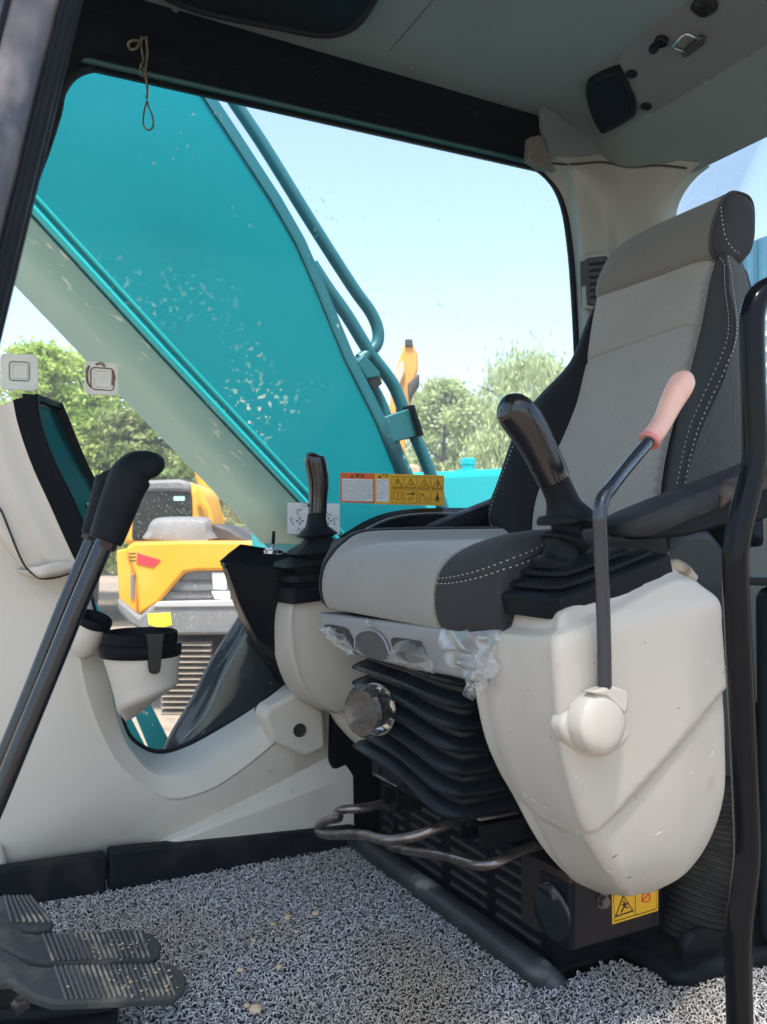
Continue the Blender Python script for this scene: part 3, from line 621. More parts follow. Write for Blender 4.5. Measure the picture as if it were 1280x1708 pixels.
MB().tube([Y_(*p, 1.632) for p in [(440, 1000), (412, 1060), (372, 1130), (345, 1190), (310, 1230)]], .002, 6, 5).build('rib', M['grey_plastic'], cpo)

# ============================================================= yellow excavator parked outside
F0 = EYE + Vector((math.sin(YAW), math.cos(YAW), 0)) * 8.2; FN = Vector((math.sin(YAW + .0), math.cos(YAW + .0), 0))
def far(name, pix, dep, th, m, par, bevel=.03, **k):
    P = [PL(*p, F0, FN, dep) for p in pix]
    return MB().prism(P, FN * th).build(name, m, par, bevel=bevel, **k)
ye = thing('yellow_excavator', 'yellow excavator parked outside, seen from behind its counterweight', 'excavator', tuple(Z_(320, 1200, GZ)))
def fpt(x, y, d): return PL(x, y, F0, FN, d)
# counterweight: cut-away lower corner with a grey recess
far('counterweight', [(208, 915), (222, 904), (330, 902), (470, 903), (600, 905), (600, 960), (470, 952), (330, 952), (308, 955), (262, 1008), (230, 1027), (226, 960)], 0, 1.0, M['yellow'], ye)
far('counterweight_side', [(194, 918), (226, 912), (230, 1028), (198, 1000)], .05, 1.2, M['yellow'], ye, bevel=.02)
far('rear_grille', [(300, 950), (600, 945), (600, 1012), (255, 1010)], .06, .9, M['grey_steel'], ye, bevel=.01)
for yy_ in (968, 985, 998): far('grille_line', [(285, yy_), (600, yy_ - 4), (600, yy_ - 2), (284, yy_ + 2)], .045, .03, M['dark_far'], ye, bevel=0)
far('bumper_band', [(195, 998), (232, 1028), (258, 1006), (600, 1000), (600, 1056), (250, 1060), (215, 1040), (196, 1018)], -.03, 1.3, M['grey_steel'], ye)
far('light_band', [(262, 1004), (600, 996), (600, 1010), (256, 1013)], -.05, .1, mat('pale_band', (.42, .41, .40), .5), ye, bevel=.01)
far('reflector', [(246, 1024), (284, 1022), (287, 1043), (266, 1048), (248, 1042)], -.045, .03, M['decal_yellow'], ye, bevel=.004)
far('tail_decal', [(229, 922), (268, 934), (256, 946), (228, 940)], -.012, .02, M['red'], ye, bevel=.002)
for i in range(3): far('decal_bar', [(216, 922 + i * 6), (227, 922 + i * 6), (227, 924 + i * 6), (215, 924 + i * 6)], -.004, .01, M['dark_far'], ye, bevel=0)
far('plate', [(354, 955), (378, 955), (378, 984), (356, 983)], .03, .05, M['white'], ye, bevel=.003)
far('plate', [(353, 986), (384, 986), (384, 1000), (358, 999)], .03, .05, M['white'], ye, bevel=.003)
far('side_louvre', [(218, 958), (224, 960), (224, 998), (218, 998)], .03, .03, M['grey_steel'], ye, bevel=0)
# exhaust cover: rounded grey box
mb = MB(); rows = []
for d, s in ((0, .8), (.06, .95), (.2, 1), (.7, 1), (.9, .9)):
    rows.append([fpt(301 + (x - 301) * s, 902 + (y - 902) * s, .25 + d) for x, y in [(246, 902), (247, 885), (252, 872), (265, 864), (300, 862), (340, 863), (352, 868), (355, 885), (355, 902)]])
mb.grid(rows, 3, 2, True, True); mb.build('exhaust_cover', M['grey_steel'], ye, smooth=60)
far('engine_deck', [(350, 905), (354, 872), (380, 880), (420, 905)], .5, 1.2, M['dark_far'], ye)
cb = far('cab', [(204, 910), (206, 840), (216, 815), (232, 806), (300, 800), (318, 806), (332, 818), (345, 870), (346, 910)], 1.6, 1.2, M['yellow'], ye, bevel=.08, bseg=4)
far('cab_roof', [(214, 818), (222, 806), (240, 801), (300, 799), (316, 806), (318, 822), (300, 820), (232, 820)], 1.52, 1.3, M['grey_steel'], ye, bevel=.04)
far('cab_window', [(221, 890), (226, 824), (234, 819), (310, 819), (317, 828), (320, 862), (320, 898), (226, 898)], 1.55, .06, M['far_glass'], cb, bevel=.02)
far('window_frame', [(219, 896), (224, 822), (233, 816), (311, 816), (320, 825), (322, 900), (223, 902)], 1.57, .04, M['ink'], cb, bevel=.02)
far('window_sticker', [(290, 828), (308, 828), (308, 835), (290, 835)], 1.54, .01, mat('mint_sticker', (.45, .75, .68), .4), cb, bevel=0)
far('boom_arm', [(338, 870), (332, 818), (322, 780), (330, 775), (345, 810), (352, 840), (368, 870)], 2.6, .5, M['yellow'], ye, bevel=.03)
far('handrail', [(324, 822), (332, 812), (352, 850), (358, 878), (350, 878), (345, 852)], 1.5, .05, M['yellow'], ye, bevel=.01)
far('undercarriage', [(255, 1056), (600, 1056), (600, 1110), (300, 1110)], .6, 1.6, M['dark_far'], ye)
# tracks
def track(pix0, pix1, dep, th):
    t_ = far('track', [(pix0[0], pix0[1]), (pix0[0] + 14, pix0[1] - 18), (pix1[0], pix0[1] - 18), (pix1[0], pix1[1]), (pix0[0] + 14, pix1[1]), (pix0[0], pix1[1] - 18)], dep, th, M['dark_far'], ye, bevel=.05)
    n = int((pix1[1] - pix0[1] + 18) / 9)
    mb = MB()
    for i in range(n):
        y = pix0[1] - 14 + i * 9.5; P = [fpt(pix0[0] + 1, y, dep - .04), fpt(pix1[0], y, dep - .04), fpt(pix1[0], y + 6, dep - .09), fpt(pix0[0] + 1, y + 6, dep - .09)]
        mb.prism(P, FN * .09)
    mb.build('track_shoes', mat('worn_track', (.24, .19, .14), .7, col2=(.12, .10, .08), nscale=5), t_)
track((268, 1085), (352, 1200), .1, 3.0)
track((480, 1085), (600, 1200), .1, 3.0)

# tall orange arm of another machine
oa = thing('orange_boom_arm', 'weathered orange excavator arm standing upright behind the teal pipes', 'excavator arm', tuple(T_(690, 900, 14)))
def o_(name, pix, t, th, m, **k):
    c = EYE + FN * t
    return MB().prism([PL(*p, c, FN) for p in pix], FN * th).build(name, m, oa, **k)
o_('arm', [(650, 790), (650, 700), (652, 650), (662, 610), (672, 578), (680, 570), (690, 574), (698, 590), (698, 615), (690, 640), (684, 690), (676, 740), (680, 790)], 14, .5, M['orange'], bevel=.04)
o_('bucket_linkage', [(664, 612), (672, 600), (676, 618), (668, 640), (660, 660), (656, 640)], 13.9, .1, mat('pale_linkage', (.5, .42, .32), .6), bevel=.02)
o_('bucket_teeth', [(690, 630), (700, 622), (700, 640), (690, 655), (684, 672), (680, 640)], 13.9, .4, M['dark_far'], bevel=.03)
o_('base', [(648, 780), (668, 772), (700, 776), (704, 800), (648, 800)], 13.8, .8, mat('tan_mud', (.42, .30, .2), .8), bevel=.05)
o_('pivot', [(676, 565), (688, 565), (690, 578), (676, 578)], 13.95, .3, M['dark_far'], bevel=.02)
c_ = PL(664, 800, EYE + FN * 14.2, FN); o_('lower_body', [(600, 795), (740, 800), (740, 1040), (600, 1040)], 14.2, 1.5, M['orange'], bevel=.1)

# blue sheet building behind
bs = thing('blue_shed', 'blue ribbed metal shed wall visible behind the headrest', 'shed', (8, 3, GZ))
P0 = X_(1236, 420, 8.0); P1 = X_(1420, 340, 8.0)
mb = MB(); ya, yb = P0.y, P0.y - 3.2; za, zb = P0.z, P0.z + .0
za = X_(1244, 408, 8.0).z; zb = X_(1280, 394, 8.0).z; k = 60
rt = []; rb = []
for i in range(k + 1):
    y = ya + (yb - ya) * i / k; o = .035 * (i % 4 in (1, 2)); rt.append((8 - o, y, za)); rb.append((8 - o, y, GZ))
mb.grid([rt, rb]); mb.build('ribbed_wall', M['blue'], bs, smooth=0, solid=.03)
MB().prism([(8.02, ya, za - .02), (8.02, yb, za - .02), (11, yb, za + .25), (11, ya, za + .25)], (0, 0, .04)).build('roof', M['blue'], bs)
for i in range(5):
    a = X_(1262, 535 + i * 26, 7.9)
    MB().box((7.9, a.y - .5, a.z), (.03, 1.0, .05)).build('window_bar', M['white'], bs, bevel=.004)
MB().prism([X_(1258, 515, 7.95), X_(1420, 470, 7.95), X_(1420, 700, 7.95), X_(1258, 660, 7.95)], (.03, 0, 0)).build('window_pane', mat('shed_pane', (.35, .42, .43), .2), bs)

# ============================================================= trees
def tree(x, y, z0, z1, rad, leaf, n, seed, name='broadleaf_tree', label='', group=None, kind='round', ls=.09, cat='tree'):
    r = np.random.default_rng(seed); t = thing(name, label, cat, (x, y, GZ), group)
    Ht = z1 - GZ; mb = MB()
    mb.tube([(x, y, GZ), (x + .1, y, GZ + Ht * .3), (x - .05, y + .1, GZ + Ht * .6), (x, y, z1 - .3)], [.18, .14, .09, .02], 8, 3)
    nl = 14
    cl = []
    for i in range(nl):
        a = r.uniform(0, 6.28); h = z0 + (z1 - z0) * r.uniform(.05, .9); q = rad * r.uniform(.5, .95)
        e = np.array([x + q * math.cos(a), y + q * math.sin(a), h + .3]); mb.tube([(x, y, h - .4), tuple((e + np.array([x, y, h])) / 2 + np.array([0, 0, -.1])), tuple(e)], [.05, .03, .012], 5, 2)
    mb.build('trunk', M['trunk'], t)
    ncl = int(n / 110)
    u = r.uniform(0, 1, ncl); hh = z0 + (z1 - z0) * u
    if kind == 'pine': pr = rad * (1.05 - u * .85) * r.uniform(.3, 1, ncl)
    else: pr = rad * np.sqrt(np.clip(1 - (2 * u - .9) ** 2 * .85, .05, 1)) * r.uniform(.25, 1, ncl)
    aa = r.uniform(0, 6.28, ncl); cc = np.stack([x + pr * np.cos(aa), y + pr * np.sin(aa), hh], 1)
    cs = rad * r.uniform(.07, .17, ncl)
    idx = r.integers(0, ncl, n); d = r.normal(0, 1, (n, 3)); d[:, 2] *= (.28 if kind == 'pine' else .65 if kind == 'round' else 1.5)
    P = cc[idx] + d * cs[idx][:, None] * .8
    a = r.normal(0, 1, (n, 3)); a /= np.linalg.norm(a, axis=1, keepdims=True); b = r.normal(0, 1, (n, 3)); b -= a * (a * b).sum(1, keepdims=True); b /= np.linalg.norm(b, axis=1, keepdims=True)
    if kind == 'willow': a[:, 2] -= 1.6; a /= np.linalg.norm(a, axis=1, keepdims=True)
    s = ls * r.uniform(.6, 1.4, n)[:, None]; s2 = s * (.35 if kind == 'willow' else .55)
    V = np.stack([P - a * s, P + b * s2, P + a * s, P - b * s2], 1).reshape(-1, 3)
    numpy_mesh('crown', V, np.arange(4 * n).reshape(-1, 4), leaf, t, smooth=False)
G1, G2 = 'trees beyond the yellow excavator', 'trees beyond the teal deck'
def tp(px, t): return T_(px, 895, t)
for i, (px, t, ytop, rad, leaf, n, kind, lab) in enumerate([
    (60, 17, 575, 1.9, 'leaf_a', 20000, 'pine', 'bright green layered tree behind the left adhesive pad, leftmost of the trees'),
    (-60, 20, 640, 2.6, 'leaf_b', 14000, 'pine', 'olive tree partly cut off by the left image edge behind the monitor'),
    (150, 19, 600, 2.3, 'leaf_a', 22000, 'pine', 'green tree with layered branches just below the right adhesive pad'),
    (235, 18, 690, 2.3, 'leaf_d', 20000, 'pine', 'darker pine-like tree behind the travel lever knob'),
    (300, 22, 745, 2.5, 'leaf_b', 16000, 'pine', 'olive tree rising just above the yellow excavator cab'),
    (120, 24, 700, 3.4, 'leaf_b', 16000, 'pine', 'farther olive tree filling the gap between the monitor and the boom')]):
    p = tp(px, t); tree(p.x, p.y, GZ + 1.2, T_(px, ytop, t).z, rad, M[leaf], n, 20 + i, 'layered_tree', lab, G1, kind, ls=.062)
for i, (px, t, ytop, rad, n, kind, lab) in enumerate([
    (745, 30, 640, 2.3, 14000, 'round', 'pale green tree just right of the orange arm'),
    (800, 34, 672, 2.6, 14000, 'round', 'lower tree in the dip between the taller ones, above the filler cap'),
    (880, 28, 592, 2.4, 18000, 'willow', 'tallest pale willow-like tree beside the far edge of the seat back'),
    (700, 36, 662, 2.4, 9000, 'round', 'tree partly hidden by the orange arm and the teal pipes'),
    (850, 26, 668, 1.6, 12000, 'willow', 'willow-like tree between the black joystick and the seat back'),
    (950, 34, 610, 3.0, 9000, 'round', 'tree mostly hidden behind the seat back and corner pillar')]):
    p = tp(px, t); tree(p.x, p.y, GZ + .6, T_(px, ytop, t).z, rad, M['leaf_c'], n, 60 + i, 'pale_tree', lab, G2, kind, ls=.10)
# distant band of scrub
n = 60000; r = np.random.default_rng(5); az = r.uniform(-.35, 1.15, n); dd = r.uniform(40, 48, n); h = r.uniform(0, 1, n) ** 1.3 * (4.0 + 1.1 * np.sin(az * 17) + .8 * np.sin(az * 41 + 1))
P = np.stack([dd * np.sin(az), dd * np.cos(az), GZ + h], 1); a = r.normal(0, 1, (n, 3)); b = r.normal(0, 1, (n, 3)); a /= np.linalg.norm(a, axis=1, keepdims=True); b /= np.linalg.norm(b, axis=1, keepdims=True)
s = r.uniform(.15, .32, n)[:, None]
o = numpy_mesh('far_scrub', np.stack([P - a * s, P + b * s * .6, P + a * s, P - b * s * .6], 1).reshape(-1, 3), np.arange(4 * n).reshape(-1, 4), M['leaf_b'], None, False)
tag(o, 'band of distant scrub and woodland along the horizon', 'woodland', kind='stuff')
# ============================================================= operator seat
se = thing('operator_seat', 'grey and black fabric operator seat with headrest and stitched bolsters', 'seat', (.76, 1.04, .03))
XF = .540
def cush_prof(y):
    """closed X-Z profile of the cushion at width position y"""
    e0 = max(0, (.86 - y) / .09); e1 = max(0, (y - 1.24) / .05)           # near / far bolster
    e0 = min(1, e0); e1 = min(1, e1)
    zt = .612 + .016 * math.sin(min(1, max(0, (.905 - y) / .11)) * math.pi * .6) + .022 * math.sin(min(1, max(0, (y - 1.20) / .08)) * math.pi * .65)
    xf = XF + .012 * e0 ** 2 + .035 * e1 ** 2
    zb = .503 + .03 * e1 ** 2
    zt -= .05 * max(0, (y - 1.275) / .02) ** 2 * .3 + .015 * max(0, (.80 - y) / .03)
    return [(xf + .02, zb), (xf + .004, zb + .010), (xf - .002, zb + .035), (xf + .001, zb + .062), (xf + .012, zb + .082), (xf + .035, (zb + zt) / 2 + .042), (xf + .075, zt - .002), (.72, zt + .002), (.86, zt + .004), (1.00, zt + .006), (1.03, zt - .02), (1.03, zb + .01), (.80, zb), (.62, zb)]
def cpart(name, ys, m, shrink=0):
    b = MB(); rows = []
    for k, y in enumerate(ys):
        pr = [(x if x < .7 else .7 + (x - .7) * (.34 if y < .8935 else .62 if y < 1.0 else 1), z) for x, z in cush_prof(y)]; s = shrink if k in (0, len(ys) - 1) else 0
        cx = .78; cz = .56
        rows.append([(x + s * (cx - x) / abs(cx - x + 1e-6) * 1.0 if s else x, y, z + (s if z < cz else -s)) for x, z in pr])
    b.grid(rows, 5, 2, True, True); return b, b.build(name, m, se, smooth=60)
cn, _ = cpart('cushion_centre', [.8945, .898, .91, .95, 1.0, 1.05, 1.10, 1.15, 1.20, 1.225, 1.236, 1.2385], M['fab_light'], .004)
cb_, cbo = cpart('cushion_bolster', [.77, .773, .782, .80, .825, .85, .875, .889, .8925], M['fab_dark'], .004)
cf, _ = cpart('cushion_bolster', [1.2405, 1.244, 1.26, 1.275, 1.288, 1.296, 1.30], M['fab_dark'], .004)
stitches(cb_.bvh(), [(712, 964), (745, 964), (790, 955), (840, 938), (880, 922), (910, 908)], M['thread'], se)
stitches(cb_.bvh(), [(712, 973), (750, 973), (795, 965), (845, 949), (885, 934), (915, 920)], M['thread'], se)
P = onsurf(cb_.bvh(), [(708, 968), (748, 968), (793, 960), (843, 943), (883, 928), (912, 914)], 8, .0004)
MB().tube(P, .0012, 6, 1).build('cushion_seam', M['seam'], se)
# piping round the far bolster
MB().tube([(x - .002, 1.2396, z) for x, z in cush_prof(1.2396)[1:9]], .0022, 6, 5).build('piping', M['fab_dark'], se)

# backrest laid out on its own leaning plane
BN = Vector((-1, 0, .36)).normalized(); B0 = Vector((.915, 0, .6))
def B(px, py, o=0): return PL(px, py, B0, BN, o)
# centre panel: rows from top to bottom
Lc = [(997, 500), (992, 540), (984, 610), (966, 680), (942, 745), (918, 800), (903, 850), (897, 900), (893, 930)]
Rc = [(1200, 424), (1186, 470), (1172, 545), (1158, 600), (1146, 650), (1130, 710), (1118, 770), (1108, 830), (1100, 890)]
def bul(i): return [0, .004, .006, .005, .008, .012, .014, .012, .006][i]
rows = []
for i, (l, r_) in enumerate(zip(Lc, Rc)):
    L_, R_2 = B(*l, -.002), B(*r_, -.002); row_ = []
    for f in (0, .03, .15, .4, .65, .88, .975, 1):
        p = L_.lerp(R_2, f); o = bul(i) + (.008 if .01 < f < .99 else -.004) + (.006 if .1 < f < .9 else 0); row_.append(p + BN * o)
    rows.append(row_)
# horizontal seam crease between row 2 and 3
mid = rows[2]
up_ = [p.lerp(q, .10) for p, q in zip(rows[2], rows[1])]; dn_ = [p.lerp(q, .10) for p, q in zip(rows[2], rows[3])]
rows2 = rows[:2] + [up_, [p - BN * .008 for p in mid], dn_] + rows[3:]
bc = MB(); bc.grid(rows2, 4, 4); bc.build('backrest_centre', M['fab_light'], se, smooth=70)
# near bolster
Rg = [(1212, 424), (1215, 470), (1227, 535), (1222, 580), (1204, 640), (1176, 700), (1154, 760), (1140, 820), (1132, 880)]
Ou = [(1236, 430), (1249, 475), (1253, 545), (1254, 610), (1256, 680), (1257, 740), (1257, 790), (1257, 822), (1255, 850)]
rows = []
for i in range(9):
    a, g_, o = (Rc[i], Rg[i], Ou[i]) if i < 8 else ((1104, 862), (1134, 862), (1252, 838)); fo = [.006, .016, .034, .040, .042, .042, .042, .040, .03][i]
    mA = ((a[0] + g_[0]) / 2, (a[1] + g_[1]) / 2); mB_ = ((o[0] + g_[0]) / 2, (o[1] + g_[1]) / 2)
    rows.append([B(a[0] - 14, a[1], -.022), B(a[0] + 0, a[1], .002), B(*mA, .006 + fo * .62), B(*g_, fo), B(*mB_, fo - .028), B(*o, fo - .085), B(o[0] - 2, o[1], fo - .13)])
nbf = MB(); nbf.grid([r[:4] for r in rows], 4, 4); nbf.build('backrest_bolster', M['fab_dark'], se, smooth=80)
nbs = MB(); nbs.grid([[r[3] - BN * .001] + r[4:] for r in rows], 4, 4); nbs.build('backrest_side', M['fab_grey'], se, smooth=80)
f_ = [(1198, 426), (1208, 440), (1210, 480), (1216, 530), (1213, 570), (1195, 615), (1172, 665), (1152, 712), (1140, 760), (1130, 812), (1126, 850)]
g_ = [(1214, 428), (1219, 450), (1224, 490), (1229, 532), (1226, 572), (1208, 622), (1185, 670), (1165, 718), (1153, 762), (1142, 812), (1138, 850)]
both = MB(); both.v = []; both.f = []; both.add(nbf.v, nbf.f); both.add(nbs.v, nbs.f); bb = both.bvh()
stitches(bb, f_, M['thread'], se); stitches(bb, g_, M['thread'], se)
P = onsurf(bb, [((a[0] + b[0]) / 2, (a[1] + b[1]) / 2) for a, b in zip(f_, g_)], 8, .0003); MB().tube(P, .0013, 6, 1).build('back_seam', M['seam'], se)
# far bolster (black vinyl)
Fl = [(994, 503), (975, 545), (950, 605), (900, 660), (868, 700), (850, 745), (832, 800), (815, 850), (812, 880)]
rows = []
for i in range(9):
    a, o = Lc[i], Fl[i]; fo = [.004, .012, .022, .03, .04, .045, .045, .04, .03][i]
    m1 = (a[0] * .6 + o[0] * .4, a[1] * .6 + o[1] * .4); m2 = (a[0] * .2 + o[0] * .8, a[1] * .2 + o[1] * .8)
    rows.append([B(*a, -.008), B(a[0] - 2, a[1], .004), B(*m1, .004 + fo * .6), B(*m2, fo), B(*o, fo - .01), B(o[0] + 2, o[1], fo - .06)])
rows[-1] = [B(895, 908, -.01), B(893, 908, .002), B(870, 905, .02), B(840, 893, .03), B(822, 884, .02), B(824, 884, -.03)]
fb = MB(); fb.grid(rows, 4, 4); fb.build('backrest_bolster', M['vinyl_black'], se, smooth=80)
stitches(fb.bvh(), [(856, 745), (843, 780), (830, 815), (819, 850), (818, 872), (828, 882)], M['thread'], se, r=.0005)
# back shell
sh = [Vector(B(*p, -.05)) for p in [(1000, 500), (1225, 430), (1245, 500), (1245, 700), (1250, 900), (900, 930), (850, 850), (890, 720), (960, 600)]]
MB().prism(sh, -BN * .04).build('back_shell', M['black'], se, bevel=.012)

# headrest
HB = MB(); fr = []
ysn = [.918, .922, .94, 1.0, 1.06, 1.10, 1.135, 1.165, 1.185, 1.197, 1.201]
ctr = (1.113, 1.115)
def hr_ring(y, sc, n=28):
    e = []; a_, b_ = .046 * (1 if sc > .99 else .35 + .65 * sc), .060 * sc
    for k in range(n):
        t = 2 * math.pi * k / n; c_, s_ = math.cos(t), math.sin(t); m_ = (abs(c_) ** 3.2 + abs(s_) ** 3.2) ** (-1 / 3.2)
        x = a_ * c_ * m_; z = b_ * s_ * m_
        if s_ > 0: x *= 1 - .22 * s_
        lean = .30
        e.append((ctr[0] + x + z * lean + (0 if sc > .99 else 0), y, ctr[1] + z + (sc - 1) * .045))
    return e
scs = [.96, 1, 1, 1, 1, .985, .95, .87, .74, .52, .25]
HB.grid([hr_ring(y, s) for y, s in zip(ysn, scs)], 1, 3, True, False)
HB.add(hr_ring(1.201, .25), [tuple(range(28))])
hro = HB.build('headrest', M['fab_head'], se, smooth=80)
Hs = MB(); Hs.grid([hr_ring(.9182, .965), hr_ring(.912, .90), hr_ring(.906, .7), hr_ring(.903, .4), hr_ring(.902, .05)], 1, 2, True, True); Hs.build('side_panel', M['fab_dark'], hro, smooth=80)
MB().tube([Vector(p) + Vector((0, -.001, 0)) for p in hr_ring(.9175, .985)], .0024, 6, 2, closed=True).build('piping', M['seam'], hro)
stitches(MB().add(Hs.v, Hs.f).bvh(), [(1203, 330), (1204, 360), (1210, 395), (1222, 415), (1236, 424)], M['thread'], hro, r=.0006)
for y in (.99, 1.12): MB().tube([(1.12, y, 1.0), (1.125, y, 1.075)], .006, 10, 1).build('headrest_post', M['worn_metal'], se)

# seat pan with openings
PX = .548
def XX(p, o=0): return X_(p[0], p[1], PX + o)
pan = [(530, 1021), (600, 1031), (737, 1047), (830, 1050), (840, 1150), (790, 1138), (740, 1126), (690, 1118), (640, 1105), (600, 1095), (562, 1072), (540, 1050)]
mb = MB(); pan_in = [(640 + (x - 640) * 1.0, y) for x, y in pan]
pn = MB().prism([XX(p) for p in pan], (.02, 0, 0)).build('seat_pan', M['grey_plastic'], se, bevel=.006, bseg=3)
MB().prism([XX(p, .02) for p in [(534, 1022), (840, 1052), (840, 1148), (700, 1118), (600, 1092)]], (.40, 0, 0)).build('seat_underside', M['dark_metal'], se)
def pocket(pix, name='pan_opening', m=M['ink'], d=-.0025, sm=4):
    P = [Vector(q) for q in cr([XX(p, d) for p in pix], sm, True)]
    return MB().prism(P, (.002, 0, 0)).build(name, m, pn, bevel=.0008)
pocket([(542, 1042), (572, 1046), (582, 1055), (592, 1080), (578, 1080), (556, 1068), (544, 1056)])
pocket([(654, 1064), (690, 1068), (702, 1072), (710, 1100), (690, 1106), (668, 1098), (656, 1082)])
pocket([(594, 1062), (608, 1053), (626, 1054), (640, 1068), (649, 1088), (640, 1100), (618, 1098), (600, 1086)], 'grip_recess', M['grey_steel'] if False else mat('recess_grey', (.045, .047, .05), .5))
MB().tube([XX(p, -.003) for p in [(592, 1084), (594, 1062), (608, 1052), (627, 1053), (642, 1068), (650, 1090)]], .0018, 8, 5).build('recess_rim', M['grey_plastic'], pn)
def film(name, grid_, m=M['wrap'], j=.003, seed=1, sub=4):
    r = random.Random(seed); b = MB(); dn = [[Vector(q) for q in cr(rw_, 3)] for rw_ in grid_]; dn = [[Vector(q) for q in c_] for c_ in zip(*[cr(c_, 3) for c_ in zip(*dn)])]
    dn = [[p + Vector((-abs(r.gauss(0, j * 1.6)), r.gauss(0, j * .6), r.gauss(0, j * .6))) for p in rw_] for rw_ in dn]
    b.grid(dn, 3, 3); return b.build(name, m, se, smooth=180)
fg = lambda rows, offs: [[XX(p, o) for p, o in zip(r, oo)] for r, oo in zip(rows, offs)]
film('torn_film', fg([[(540, 1042), (552, 1044), (566, 1048)], [(544, 1055), (560, 1062), (578, 1062)], [(556, 1070), (575, 1075), (592, 1078)], [(572, 1082), (588, 1090), (604, 1096)]], [(-.006, -.014, -.006), (-.008, -.018, -.01), (-.006, -.016, -.006), (-.004, -.01, -.004)]), seed=2)
film('torn_film', fg([[(652, 1085), (680, 1068), (708, 1066)], [(650, 1096), (684, 1086), (714, 1084)], [(664, 1106), (694, 1104), (722, 1102)], [(690, 1116), (712, 1120), (732, 1122)]], [(-.006, -.02, -.008), (-.01, -.03, -.014), (-.008, -.024, -.01), (-.004, -.012, -.004)]), seed=3)
film('torn_film', fg([[(736, 1048), (770, 1052), (812, 1052), (836, 1052)], [(744, 1080), (776, 1084), (812, 1086), (836, 1088)], [(752, 1106), (780, 1112), (808, 1116), (834, 1116)], [(776, 1112), (788, 1134), (806, 1136), (830, 1130)], [(790, 1140), (794, 1164), (804, 1158), (812, 1140)]],
     [(-.004, -.010, -.004, -.004), (-.008, -.018, -.010, -.004), (-.006, -.014, -.016, -.006), (-.008, -.014, -.014, -.008), (-.01, -.012, -.012, -.01)]), j=.004, seed=4)
film('torn_film', fg([[(602, 1030), (614, 1033), (628, 1036)], [(606, 1036), (616, 1042), (626, 1044)], [(612, 1040), (622, 1050), (624, 1056)]], [(-.004, -.01, -.004)] * 3), j=.002, seed=6)

# suspension bellows
bl = MB(); nf = 7; rings = []
def bel(z, g, sagk):
    x0, x1, y0, y1 = .575 + (-g), .93 + g, .885 - g, 1.178 + g; e = []; r = .035
    cs = [(x0 + r, y0, 0), (x0 + .006, y0 + .006, 0), (x0, y0 + r, 0)]
    path = [(x1, y0 + .02), (x1 - .02, y0), (.75, y0), (x0 + .05, y0), (x0 + .012, y0 + .004), (x0 + .003, y0 + .018), (x0, y0 + .07), (x0, (y0 + y1) / 2), (x0, y1 - .05), (x0 + .004, y1 - .012), (x0 + .02, y1), (.75, y1), (x1 - .02, y1), (x1, y1 - .02)]
    out_ = []
    for x, y in path:
        sag = -sagk * math.exp(-((y - .93) / .075) ** 2) * (1 if x < .66 else .7) - sagk * .35 * max(0, min(1, (1.12 - y) / .2))
        out_.append((x, y, z + sag))
    return out_
z_top = .455; pitch_ = .0245
for i in range(nf):
    z = z_top - i * pitch_; k = .003 + .0030 * i
    g0 = -.002 if i < nf - 1 else .0
    rings += [bel(z, -.006, k), bel(z - .0035, .002 + g0, k), bel(z - .0085, .008, k), bel(z - .012, .0105, k), bel(z - .0155, .0098, k), bel(z - .0185, .004, k), bel(z - .0225, -.006, k)]
bl.grid(rings, 4, 1, True, True); bl.build('suspension_bellows', M['bellows'], se, smooth=50)
# base frame under bellows
zb = z_top - nf * pitch_
MB().prism([(.592, .90, zb - .034), (.94, .90, zb - .034), (.94, 1.17, zb - .034), (.592, 1.17, zb - .034)], (0, 0, .05)).build('base_frame', M['dark_metal'], se, bevel=.006)
for y in (1.14, 1.06, .98, .92): MB().lathe((.5925, y, zb - .018), (-1, 0, 0), [(.005, 0), (.005, .003), (0, .004)], 10).build('bolt', M['dark_metal'], se)
# height knob with clear cover
kp = X_(624, 1182, .50)
kb = MB().lathe(X_(624, 1182, .56), (-1, .0, 0), [(.026, -.02), (.026, .014), (.022, .018), (.020, .022), (.006, .022), (.006, .025), (0, .025)], 28).build('height_knob', M['black'], se)
mb = MB()
for i in range(14):
    a = 2 * math.pi * i / 14; c = X_(624, 1182, .56) + Vector((0, math.cos(a) * .026, math.sin(a) * .026)); mb.tube([c, c - Vector((.014, 0, 0))], .003, 6, 1)
mb.build('knob_ribs', M['rubber'], kb)
MB().lathe(X_(630, 1182, .56), (-1, -.35, 0), [(.036, 0), (.036, .018), (.037, .030), (.033, .035), (.028, .034), (.012, .037), (0, .037)], 40).build('clear_cover', M['clear'], kb, smooth=35)
MB().tube([X_(630, 1182, .56) + Vector((-.004 + math.cos(a) * .012, -.002 + math.cos(a) * -.034, math.sin(a) * .0365)) for a in [k * math.pi / 12 for k in range(24)]], .0016, 6, 1, closed=True).build('cover_rim', M['wrap'], kb)

